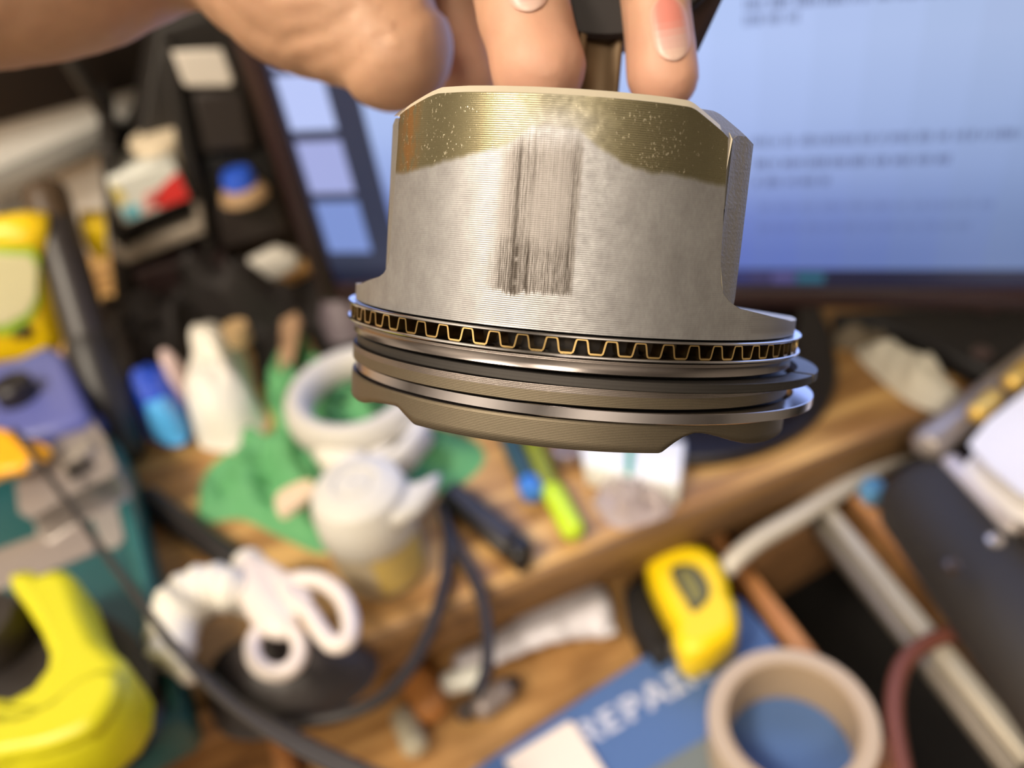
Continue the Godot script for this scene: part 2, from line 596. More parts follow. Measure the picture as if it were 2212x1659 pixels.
func piston() -> void:
	var t := thing("piston", "grey metal engine piston held upside down by fingers, dark scuff streaks on its skirt", "piston")
	t.transform = piston_xf()
	var mm := 0.001
	var tex := skirt_texture()
	var skin := mat(Color.WHITE, 1.0, 0.86)
	skin.albedo_texture = tex[0]
	skin.roughness_texture = tex[1]
	skin.roughness_texture_channel = BaseMaterial3D.TEXTURE_CHANNEL_RED
	skin.normal_enabled = true
	skin.normal_texture = tex[2]
	skin.normal_scale = 0.55
	var plain := mat(Color(0.66, 0.63, 0.60), 0.42, 0.9)
	var cast := mat(Color(0.58, 0.565, 0.55), 0.55, 0.65)
	var cn := NoiseTexture2D.new()
	var cnn := FastNoiseLite.new()
	cnn.frequency = 0.05
	cnn.seed = 4
	cn.noise = cnn
	cn.width = 256
	cn.height = 256
	cn.seamless = true
	cn.as_normal_map = true
	cn.bump_strength = 2.5
	cast.normal_enabled = true
	cast.normal_texture = cn
	cast.uv1_triplanar = true
	cast.uv1_scale = Vector3(110, 110, 110)
	# front skirt and the band it grows from: one outer sheet whose top follows TOP
	var degs := []
	var a := -180.0
	while a < 180.0:
		degs.push_back(a)
		a += 0.25 if a > -52.0 and a < -46.0 or a > 25.0 and a < 32.0 else (1.0 if a > -78.0 and a < 78.0 else 4.0)
	degs.push_back(180.0)
	var m := M.new()
	var sheet := []
	var uvs := []
	var low := 10.08
	var nr := 22
	for i in nr + 1:
		var row := PackedVector3Array()
		var ur := PackedVector2Array()
		for ph in degs:
			var h := lerpf(low, interp(ph, TOP), float(i) / nr)
			row.push_back(polar(ph, R0, h * mm))
			ur.push_back(Vector2(clampf((ph + 70.0) / 110.0, 0.002, 0.998), (46.0 - h) / 37.0))
		sheet.push_back(row)
		uvs.push_back(ur)
	m.rows(sheet, false, uvs)
	var k0 := 0
	for i in range(k0, m.p.size(), 3):
		var nrm := (m.p[i + 1] - m.p[i]).cross(m.p[i + 2] - m.p[i])
		if nrm.dot(Vector3(m.p[i].x, 0, m.p[i].z)) > 0.0:
			m.swap(i)
	put("skirt", m, skin, t)
	# its bevelled rim, inner face and the cast side walls
	m = M.new()
	var rim0 := PackedVector3Array()
	var rim1 := PackedVector3Array()
	var rim2 := PackedVector3Array()
	var rim3 := PackedVector3Array()
	var d := -50.2
	while d <= 27.6:
		var h := interp(d, TOP)
		if d < -49.0 or d > 27.0:
			h = minf(interp(-48.6 if d < -49.0 else 26.4, TOP), 41.0 if d < 0 else 40.2)
		var thick := 0.0052
		rim0.push_back(polar(d, R0, h * mm))
		rim1.push_back(polar(d, R0 - 0.0009, (h + 1.05) * mm))
		rim2.push_back(polar(d, R0 - thick, (h + 1.05) * mm))
		rim3.push_back(polar(d, R0 - thick, 12.0 * mm))
		d += 0.7
	m.rows([rim0, rim1])
	m.grp += 1
	m.rows([rim1, rim2])
	m.face(0, Vector3(0, 0.2, 0.1))
	m.grp += 1
	var f0 := m.p.size()
	m.rows([rim2, rim3])
	m.face(f0, Vector3(0, 0.03, 0))
	var lit_rim_metal := mat(Color(0.84, 0.80, 0.72), 0.55, 0.45)  # paler copy of the metal: light on upward faces put into the colour
	put("skirt_rim", m, lit_rim_metal, t)
	for sgn in [1.0, -1.0]:
		m = M.new()
		var mid := deg_to_rad(SKIRT_MID)
		var wall := []
		for e in [[38.6, R0, 40.2], [41.0, 0.0408, 41.0], [44.5, 0.0401, 41.2], [48.5, 0.0393, 40.4], [58.0, 0.0345, 38.0], [90.0, 0.0292, 34.0], [122.0, 0.0345, 38.0], [141.4, R0, 40.2]]:
			var th: float = mid + sgn * deg_to_rad(e[0])
			wall.push_back([Vector3(e[1] * sin(th), 0, e[1] * cos(th)), e[2]])
		var lo := PackedVector3Array()
		var b1 := PackedVector3Array()
		var hi := PackedVector3Array()
		var hi2 := PackedVector3Array()
		var lo2 := PackedVector3Array()
		for e in wall:
			var q: Vector3 = e[0]
			var inn := q * 0.86
			lo.push_back(q * 0.985 + Vector3(0, 0.0120, 0))
			b1.push_back(q * 0.998 + Vector3(0, 0.0165, 0))
			hi.push_back(q + Vector3(0, e[1] * mm, 0))
			hi2.push_back(inn + Vector3(0, (e[1] + 0.3) * mm, 0))
			lo2.push_back(inn + Vector3(0, 0.012, 0))
		m.rows([lo, b1, hi])
		m.grp += 1
		m.rows([hi, hi2])
		m.grp += 1
		m.rows([hi2, lo2])
		m.face(0, Vector3(sgn * 0.3, 0.2, 0.2))
		# the corner of the skirt is cut off at a slant: that cut runs back as far as the wall is thick
		m.grp += 1
		var c0 := m.p.size()
		var ea := PackedVector3Array()
		var eb := PackedVector3Array()
		var run: Vector3 = wall[3][0] - wall[0][0]
		for k in 12:
			var dd := lerpf(16.6, 27.3, k / 11.0) if sgn > 0 else lerpf(-37.2, -49.4, k / 11.0)
			var q := polar(dd, R0, minf(interp(dd, TOP), 44.0) * mm)
			ea.push_back(q)
			eb.push_back(q + run + Vector3(0, 0.0006, 0))
		m.rows([ea, eb])
		m.face(c0, Vector3(sgn * 0.2, 0.3, 0.05))
		put("side_wall", m, cast, t)
		# shoulder: the flat top of the ring band beside the wall
		m = M.new()
		var so := PackedVector3Array()
		var si := PackedVector3Array()
		for k in 41:
			var dd := 28.2 + k * 1.43 if sgn > 0 else -50.4 - k * 0.82
			so.push_back(polar(dd, R0, interp(dd, TOP) * mm))
			si.push_back(polar(dd, R0 * 0.62, (interp(dd, TOP) + 1.3) * mm))
		m.rows([so, si])
		m.face(0, Vector3(0, 0.5, 0))
		put("shoulder", m, lit_rim_metal, t)
		# pin boss
		m = M.new()
		var ax := Basis(Vector3.UP, mid + sgn * PI / 2) * Basis(Vector3.RIGHT, PI / 2)
		m.lathe([Vector2(0.010, -0.012), Vector2(0.0155, -0.012), Vector2(0.0155, 0.0), Vector2(0.010, 0.0), Vector2(0.010, -0.012)], 40, Transform3D(ax, Vector3(sin(mid + sgn * PI / 2), 0, cos(mid + sgn * PI / 2)) * 0.026 + Vector3(0, 0.026, 0)))
		put("pin_boss", m, cast, t)
	# rear skirt panel, half a turn round
	m = M.new()
	var ro := PackedVector3Array()
	var ro2 := PackedVector3Array()
	var ri := PackedVector3Array()
	var ri2 := PackedVector3Array()
	for k in 40:
		var dd := SKIRT_MID + 180.0 - 38.6 + 77.2 * k / 39.0
		ro.push_back(polar(dd, R0, 0.0105))
		ro2.push_back(polar(dd, R0, 0.0440))
		ri2.push_back(polar(dd, R0 - 0.005, 0.0440))
		ri.push_back(polar(dd, R0 - 0.005, 0.0105))
	m.rows([ro, ro2])
	m.grp += 1
	m.rows([ro2, ri2])
	m.grp += 1
	m.rows([ri2, ri])
	put("rear_skirt", m, plain, t)
	# ring band: lands and grooves
	var lines := lines_texture(16, 1.0, 5)
	var land := lined(Color(0.50, 0.455, 0.385), 0.5, 0.85, lines, Vector3(0.75, 0.25, 1), 0.5)
	var bright := lined(Color(0.60, 0.56, 0.54), 0.26, 0.95, lines_texture(8, 1.0, 6), Vector3(0.5, 0.5, 1), 0.9)
	var smooth := mat(Color(0.52, 0.49, 0.48), 0.24, 0.95)
	var black := mat(Color(0.16, 0.14, 0.13), 0.5, 0.6)
	var root := R0 - 0.0050
	m = M.new()
	m.lathe([Vector2(R0 - 0.0003, 0.01008), Vector2(root, 0.01002), Vector2(root, 0.00635), Vector2(R0 - 0.0002, 0.00632)], 180)
	m.lathe([Vector2(R0 - 0.0002, 0.00408), Vector2(root, 0.00405), Vector2(root, 0.00195), Vector2(R0 - 0.0002, 0.00192)], 180)
	m.lathe([Vector2(R0 - 0.0002, -0.00092), Vector2(root, -0.00095), Vector2(root, -0.0031), Vector2(R0 - 0.0002, -0.00313)], 180)
	for i in range(0, m.p.size(), 3):
		pass
	put("ring_groove", m, black, t)
	m = M.new()
	m.lathe([Vector2(R0 - 0.0002, 0.00632), Vector2(R0, 0.0062), Vector2(R0, 0.00578)], 180)
	m.lathe([Vector2(R0, 0.00195), Vector2(R0, 0.00092)], 180)
	put("turned_edge", m, bright, t)
	m = M.new()
	m.lathe([Vector2(R0, 0.00578), Vector2(R0 - 0.00012, 0.0054), Vector2(R0 - 0.00012, 0.0048), Vector2(R0 + 0.00002, 0.00425), Vector2(R0 - 0.0002, 0.00408)], 180)
	put("ring_land", m, smooth, t)
	m = M.new()
	m.lathe([Vector2(R0, 0.00092), Vector2(R0, -0.00080), Vector2(R0 - 0.0002, -0.00092)], 180)
	put("ring_land", m, land, t)
	# crown: its edge is cut by the valve pockets
	m = M.new()
	var cut := [-180.0, -7.8, -66.0, -7.8, -61.0, -7.4, -56.0, -6.5, -50.0, -5.9, -45.2, -5.6, -44.4, -5.62, -38.9, -7.7, -38.4, -7.8, 18.4, -7.78, 19.6, -7.1, 21.2, -6.2, 23.5, -5.2, 26.2, -4.62, 29.0, -4.75, 33.0, -5.4, 38.0, -6.4, 43.0, -7.2, 48.0, -7.6, 54.0, -7.8, 180.0, -7.8]
	var crown := []
	var cuv := []
	for s in [[0.0, -0.0002], [0.0, 0.0], [0.1, 0.0], [0.35, 0.0], [0.7, 0.0], [0.97, 0.0], [1.0, -0.00025]]:
		var row := PackedVector3Array()
		var ur := PackedVector2Array()
		for k in 541:
			var ph := -180.0 + 360.0 * k / 540.0
			var h := lerpf(-3.15 if s[1] < 0.0 and s[0] < 0.5 else -3.25, interp(ph, cut), s[0])
			row.push_back(polar(ph, R0 + s[1], h * mm))
			ur.push_back(Vector2(ph / 9.0, h))
		crown.push_back(row)
		cuv.push_back(ur)
	m.rows(crown, false, cuv)
	for i in range(0, m.p.size(), 3):
		if (m.p[i + 1] - m.p[i]).cross(m.p[i + 2] - m.p[i]).dot(Vector3(m.p[i].x, 0, m.p[i].z)) > 0.0:
			m.swap(i)
	m.grp += 1
	var under := []
	for s in [[1.0, 0.0], [0.62, 0.0], [0.0, 0.0]]:
		var row := PackedVector3Array()
		for k in 181:
			var ph := -180.0 + 2.0 * k
			row.push_back(polar(ph, (R0 - 0.00025) * s[0], lerpf(-5.5, interp(ph, cut), s[0]) * mm))
		under.push_back(row)
	var u0 := m.p.size()
	m.rows(under)
	m.face(u0, Vector3(0, -0.3, 0))
	put("crown", m, land, t)
	m = M.new()
	m.lathe([Vector2(0.0001, 0.0085), Vector2(0.030, 0.0095), Vector2(R0 - 0.0055, 0.0115)], 90)
	put("underside", m, cast, t)
	# rings: the two compression rings lie loose, pushed to one side
	var phosphate := lined(Color(0.30, 0.285, 0.275), 0.5, 0.8, lines_texture(3, 0.2, 8), Vector3(1.2, 0.6, 1), 0.7)
	var chrome := mat(Color(0.66, 0.64, 0.65), 0.2, 1.0)
	var off := Vector3(0.0030, 0, -0.0024)
	m = M.new()
	ring(m, 0.0446, 0.0410, 0.0020, 0.00357, 60.0, 2.6)
	var r2 := put("compression_ring", m, phosphate, t)
	r2.position = off
	m = M.new()
	ring(m, 0.0445, 0.0409, -0.00296, -0.00120, 150.0, 2.0)
	var r1 := put("compression_ring", m, chrome, t)
	r1.position = Vector3(0.0029, 0, -0.0023)
	for y in [0.00655, 0.00940]:
		m = M.new()
		ring(m, 0.0431, 0.0396, y, y + 0.00046, 200.0 + y * 9000.0, 0.7)
		put("oil_ring_rail", m, mat(Color(0.74, 0.73, 0.74), 0.16, 1.0), t)
	# wavy expander between the rails
	m = M.new()
	var teeth := 60
	var outl := []
	for k in teeth:
		for e in [[0.0, 0.0], [0.11, 0.0], [0.155, 0.06], [0.18, 0.22], [0.205, 0.5], [0.23, 0.78], [0.255, 0.94], [0.30, 1.0], [0.41, 1.0], [0.56, 1.0], [0.605, 0.94], [0.63, 0.78], [0.655, 0.5], [0.68, 0.22], [0.705, 0.06], [0.75, 0.0], [0.88, 0.0]]:
			outl.push_back([360.0 * (k + e[0]) / teeth + 2.4, lerpf(0.00720, 0.00930, e[1])])
	var rr := []
	for s in [[0.0426, -1.0], [0.0426, 1.0], [0.0392, 1.0], [0.0392, -1.0]]:
		var row := PackedVector3Array()
		for i in outl.size():
			var p0: Array = outl[(i - 1 + outl.size()) % outl.size()]
			var p1: Array = outl[(i + 1) % outl.size()]
			var dx := deg_to_rad(wrapf(p1[0] - p0[0], -180.0, 180.0)) * 0.0426
			var nn: Vector2 = Vector2(-(p1[1] - p0[1]), dx).normalized() * 0.00014 * s[1]
			row.push_back(polar(outl[i][0] + rad_to_deg(nn.x / 0.0426), s[0], outl[i][1] + nn.y))
		rr.push_back(row)
	rr.push_back(rr[0])
	for i in 4:
		m.rows([rr[i], rr[i + 1]], true)
		m.grp += 1
	m.close(0)
	put("oil_ring_expander", m, mat(Color(0.80, 0.68, 0.46), 0.22, 1.0), t)

func ring(m: M, ro: float, ri: float, y0: float, y1: float, gap_at: float, gap: float) -> void:
	var b := minf(0.00012, (y1 - y0) * 0.3)
	m.lathe([Vector2(ri, y0), Vector2(ro - b, y0), Vector2(ro, y0 + b), Vector2(ro, y1 - b), Vector2(ro - b, y1), Vector2(ri, y1), Vector2(ri, y0)], 200, Transform3D(), TAU - deg_to_rad(gap), deg_to_rad(gap_at + gap))

func connecting_rod() -> void:
	var t := thing("connecting_rod", "bronze-coloured connecting rod with dark big end, rising out of the open piston between two fingers", "connecting rod")
	t.transform = piston_xf()
	var m := M.new()
	var x := 0.0008
	# H section, waisted
	var o := [Vector2(0.0044, 0.0050), Vector2(0.0044, -0.0050), Vector2(0.0032, -0.0050), Vector2(0.0028, -0.0020), Vector2(-0.0028, -0.0020), Vector2(-0.0032, -0.0050), Vector2(-0.0044, -0.0050), Vector2(-0.0044, 0.0050), Vector2(-0.0032, 0.0050), Vector2(-0.0028, 0.0020), Vector2(0.0028, 0.0020), Vector2(0.0032, 0.0050)]
	m.slab(o, 0.014, 0.0650, 0.0006, Transform3D(Basis(Vector3.UP, 0.25), Vector3(x - 0.0002, 0, -0.013)))
	put("shank", m, mat(rgb8(118, 96, 70), 0.55, 0.35), t)
	m = M.new()
	m.lathe([Vector2(0.0205, -0.009), Vector2(0.0272, -0.009), Vector2(0.028, -0.0082), Vector2(0.028, 0.0082), Vector2(0.0272, 0.009), Vector2(0.0205, 0.009), Vector2(0.0205, -0.009)], 64, Transform3D(Basis(Vector3.RIGHT, PI / 2), Vector3(x - 0.0005, 0.0905, -0.016)))
	put("big_end", m, mat(rgb8(24, 16, 15), 0.6, 0.2), t)
	m = M.new()
	m.lathe([Vector2(0.0001, -0.011), Vector2(0.0044, -0.011), Vector2(0.005, -0.0104), Vector2(0.005, 0.012), Vector2(0.0001, 0.012)], 6, Transform3D(Basis(Vector3(0, 0, 1), -0.35), Vector3(0.0215, 0.0745, -0.018)))
	put("cap_bolt", m, mat(rgb8(48, 24, 20), 0.5, 0.2), t)
	m = M.new()
	m.lathe([Vector2(0.0095, -0.009), Vector2(0.0135, -0.009), Vector2(0.0140, -0.0085), Vector2(0.0140, 0.0085), Vector2(0.0135, 0.009), Vector2(0.0095, 0.009), Vector2(0.0095, -0.009)], 48, Transform3D(Basis(Vector3.UP, deg_to_rad(SKIRT_MID)) * Basis(Vector3(0, 0, 1), PI / 2), Vector3(0.002, 0.026, 0)))
	put("small_end", m, mat(rgb8(140, 108, 74), 0.4, 0.8), t)

# ---------------------------------------------------------------- the hand
var bones := []
func cpt(px: float, py: float, d: float) -> Vector3:       # in the camera's axes
	return Vector3((px - 1106.0) / F * d, -(py - 829.5) / F * d, -d)

func limb(q: Array, k: float) -> void:                     # [px, py, depth, radius] joints
	for i in q.size() - 1:
		var a := cpt(q[i][0], q[i][1], q[i][2])
		var b := cpt(q[i + 1][0], q[i + 1][1], q[i + 1][2])
		bones.push_back([a, b - a, (b - a).length_squared(), float(q[i][3]), float(q[i + 1][3]), k])

func body_at(p: Vector3) -> float:
	var d := 1.0
	for b in bones:
		var ab: Vector3 = b[1]
		var pa: Vector3 = p - b[0]
		var t := clampf(pa.dot(ab) / b[2], 0.0, 1.0)
		var e: float = (pa - ab * t).length() - lerpf(b[3], b[4], t)
		var k: float = b[5]
		var h := maxf(k - absf(d - e), 0.0) / k
		d = minf(d, e) - h * h * k * 0.25
	return d

func skin_at(p: Vector3) -> float:
	var d := body_at(p)
	if absf(d) < 0.004:
		# folds across the heel of the hand
		var q := p - Vector3(-0.046, 0.1017, -0.210)
		var r := Vector2(q.x, q.y).length()
		if p.x < -0.004 and p.x > -0.07:
			var wob := noise.get_noise_3d(p.x * 40.0, p.y * 40.0, 2.0) * 0.004
			for c in [0.0155, 0.0200, 0.0238, 0.0282, 0.0325]:
				d += 0.0013 * exp(-pow((r - c + wob * 0.6) / 0.0015, 2.0)) * (0.7 + 0.6 * noise.get_noise_2d(p.y * 60.0, c * 900.0))
		d += noise.get_noise_3d(p.x * 110.0, p.y * 110.0, p.z * 110.0) * 0.0004
	return d

func hand() -> void:
	limb([[-520, -35, 0.196, 0.031], [95, -203, 0.207, 0.0282], [450, -310, 0.218, 0.0262], [640, -360, 0.228, 0.025]], 0.02)
	limb([[640, -360, 0.228, 0.026], [960, -430, 0.226, 0.024]], 0.02)
	limb([[640, -300, 0.222, 0.022], [668, -86, 0.212, 0.0242], [846, 104, 0.205, 0.0144]], 0.012)
	limb([[800, -260, 0.222, 0.02], [1010, -330, 0.196, 0.0125]], 0.012)
	limb([[1010, -330, 0.196, 0.0118], [1112, -70, 0.168, 0.0086], [1130, 20, 0.1655, 0.0084], [1163, 148, 0.1635, 0.0088]], 0.003)      # thumb
	limb([[1120, -470, 0.226, 0.016], [1390, -250, 0.182, 0.0080], [1412, -30, 0.1700, 0.0064], [1432, 165, 0.1685, 0.0070]], 0.003)        # index
	limb([[1040, -440, 0.230, 0.016], [960, -160, 0.238, 0.0100], [985, 10, 0.240, 0.0096], [1010, 165, 0.236, 0.0088]], 0.003)           # middle
	limb([[1150, -440, 0.232, 0.015], [1222, -180, 0.200, 0.0074], [1236, 70, 0.190, 0.0064]], 0.003)                                      # ring
	var cell := 0.0017
	var lo := Vector3(-0.175, 0.042, -0.268)
	var n := Vector3i(126, 80, 70)
	var sx := n.x
	var sxy := n.x * n.y
	var f := PackedFloat32Array()
	f.resize(n.x * n.y * n.z)
	f.fill(1.0)
	var near := cell * 4.0 * 0.87 + 0.004
	for bz in range(0, n.z, 4):
		for by in range(0, n.y, 4):
			for bx in range(0, n.x, 4):
				var dc := body_at(lo + Vector3(bx + 1.5, by + 1.5, bz + 1.5) * cell)
				if absf(dc) > near:
					if dc < 0.0:
						for z in range(bz, mini(bz + 4, n.z)):
							for y in range(by, mini(by + 4, n.y)):
								for x in range(bx, mini(bx + 4, n.x)):
									f[x + y * sx + z * sxy] = -1.0
					continue
				for z in range(bz, mini(bz + 4, n.z)):
					for y in range(by, mini(by + 4, n.y)):
						for x in range(bx, mini(bx + 4, n.x)):
							f[x + y * sx + z * sxy] = skin_at(lo + Vector3(x, y, z) * cell)
	var index := {}
	var verts := PackedVector3Array()
	var corners := [Vector3i(0, 0, 0), Vector3i(1, 0, 0), Vector3i(0, 1, 0), Vector3i(1, 1, 0), Vector3i(0, 0, 1), Vector3i(1, 0, 1), Vector3i(0, 1, 1), Vector3i(1, 1, 1)]
	var offs := PackedInt32Array()
	for c in corners:
		offs.push_back(c.x + c.y * sx + c.z * sxy)
	var pairs := [[0, 1], [2, 3], [4, 5], [6, 7], [0, 2], [1, 3], [4, 6], [5, 7], [0, 4], [1, 5], [2, 6], [3, 7]]
	for z in n.z - 1:
		for y in n.y - 1:
			var at := y * sx + z * sxy
			for x in n.x - 1:
				var i := at + x
				var neg := 0
				for k in 8:
					if f[i + offs[k]] < 0.0:
						neg += 1
				if neg == 0 or neg == 8:
					continue
				var s := Vector3.ZERO
				var cnt := 0
				for e in pairs:
					var fa := f[i + offs[e[0]]]
					var fb := f[i + offs[e[1]]]
					if (fa < 0.0) != (fb < 0.0):
						var t := fa / (fa - fb)
						s += Vector3(corners[e[0]]).lerp(Vector3(corners[e[1]]), t)
						cnt += 1
				index[i] = verts.size()
				verts.push_back(lo + (Vector3(x, y, z) + s / cnt) * cell)
	var cols := PackedColorArray()
	for v in verts:
		var c := Color(0.475, 0.27, 0.168)
		var red := 0.0
		for tip in [cpt(1163, 150, 0.1635), cpt(1438, 165, 0.1685), cpt(1010, 165, 0.236), cpt(1236, 70, 0.19)]:
			red = maxf(red, exp(-pow(v.distance_to(tip) / 0.014, 2.0)))
		c = c.lerp(Color(0.60, 0.315, 0.22), red)
		var k := 1.0 + noise.get_noise_3d(v.x * 160.0, v.y * 160.0, v.z * 160.0) * 0.10
		cols.push_back(Color(c.r * k, c.g * k, c.b * k))
	var st := SurfaceTool.new()
	st.begin(Mesh.PRIMITIVE_TRIANGLES)
	st.set_smooth_group(0)
	for i in verts.size():
		st.set_color(cols[i])
		st.set_smooth_group(0)
		st.add_vertex(cam_xf * verts[i])
	for i in index:
		var x: int = i % sx
		var y: int = (i / sx) % n.y
		var z: int = i / sxy
		for ax in 3:
			var d1: int = [sx, sxy, 1][ax]
			var d2: int = [sxy, 1, sx][ax]
			var step: int = [1, sx, sxy][ax]
			if [y, z, x][ax] == 0 or [z, x, y][ax] == 0:
				continue
			var fa := f[i]
			var fb := f[i + step]
			if (fa < 0.0) == (fb < 0.0):
				continue
			if not (index.has(i - d1) and index.has(i - d2) and index.has(i - d1 - d2)):
				continue
			var q := [index[i], index[i - d1], index[i - d1 - d2], index[i - d2]]
			if fa < 0.0:
				q.reverse()
			for k in [0, 1, 2, 0, 2, 3]:
				st.add_index(q[k])
	st.generate_normals()
	var skin := mat(Color.WHITE, 0.55)
	skin.vertex_color_use_as_albedo = true
	skin.subsurf_scatter_enabled = true
	skin.subsurf_scatter_strength = 0.12
	var nt := NoiseTexture2D.new()
	var fn := FastNoiseLite.new()
	fn.noise_type = FastNoiseLite.TYPE_CELLULAR
	fn.frequency = 0.06
	nt.noise = fn
	nt.width = 256
	nt.height = 256
	nt.seamless = true
	nt.as_normal_map = true
	nt.bump_strength = 2.0
	skin.normal_enabled = true
	skin.normal_texture = nt
	skin.normal_scale = 0.35
	skin.uv1_triplanar = true
	skin.uv1_scale = Vector3(70, 70, 70)
	var o := put("person", st.commit(), skin)
	tag(o, "bare forearm and hand from the upper left, fingertips pinching the rod above the piston", "person")
	nail(o, Vector2(1448, 62), Vector2(0.16, 0.98), 42.0, 70.0)
	nail(o, Vector2(1136, -36), Vector2(0.18, 0.98), 46.0, 62.0)

func nail(o: Node, mid: Vector2, down: Vector2, half_w: float, half_h: float) -> void:
	down = down.normalized()
	var across := Vector2(down.y, -down.x)
	var m := M.new()
	var grid := []
	var cols := []
	for j in 15:
		var v := sin((-1.0 + 2.0 * j / 14.0) * PI / 2)
		var row := PackedVector3Array()
		for i in 13:
			var u := -1.0 + 2.0 * i / 12.0
			var w := pow(maxf(0.0, 1.0 - pow(absf(v), 3.2)), 0.5)
			var q := mid + across * u * half_w * maxf(w, 0.05) + down * v * half_h
			var dir := Vector3((q.x - 1106.0) / F, -(q.y - 829.5) / F, -1.0).normalized()
			var t := 0.13
			for k in 60:
				var dd := body_at(dir * t)
				if dd < 0.00004:
					break
				t += dd
			var lift := 0.00055 * (1.0 - pow(absf(u), 4.0)) * w + 0.00012
			row.push_back(cam_xf * (dir * (t - lift)))
		grid.push_back(row)
	for j in 14:
		for i in 12:
			var v := -1.0 + 2.0 * (j + 0.5) / 14.0
			var u := -1.0 + 2.0 * (i + 0.5) / 12.0
			v = sin(v * PI / 2)
			var c := Color(0.60, 0.21, 0.17).lerp(Color(0.56, 0.34, 0.30), smoothstep(-0.3, 0.35, v))
			c = c.lerp(Color(0.66, 0.47, 0.38), smoothstep(0.45, 0.85, v) * 0.7)
			c = c.lerp(Color(0.64, 0.36, 0.28), smoothstep(0.6, 1.0, absf(u)))
			m.col = c
			m.quad(grid[j][i], grid[j][i + 1], grid[j + 1][i + 1], grid[j + 1][i])
	m.face(0, EYE)
	var nm := mat(Color.WHITE, 0.38)
	nm.vertex_color_use_as_albedo = true
	put("fingernail", m, nm, o)

# ---------------------------------------------------------------- monitor
var mon_o := Vector3.ZERO
var mon_h := Vector3.ZERO
func on_mon(px: float, py: float) -> Vector2:
	var n := mon_h.cross(Vector3.UP)
	var r := sight(px, py)
	var q := EYE + r * ((mon_o - EYE).dot(n) / r.dot(n)) - mon_o
	return Vector2(q.dot(mon_h), q.y)

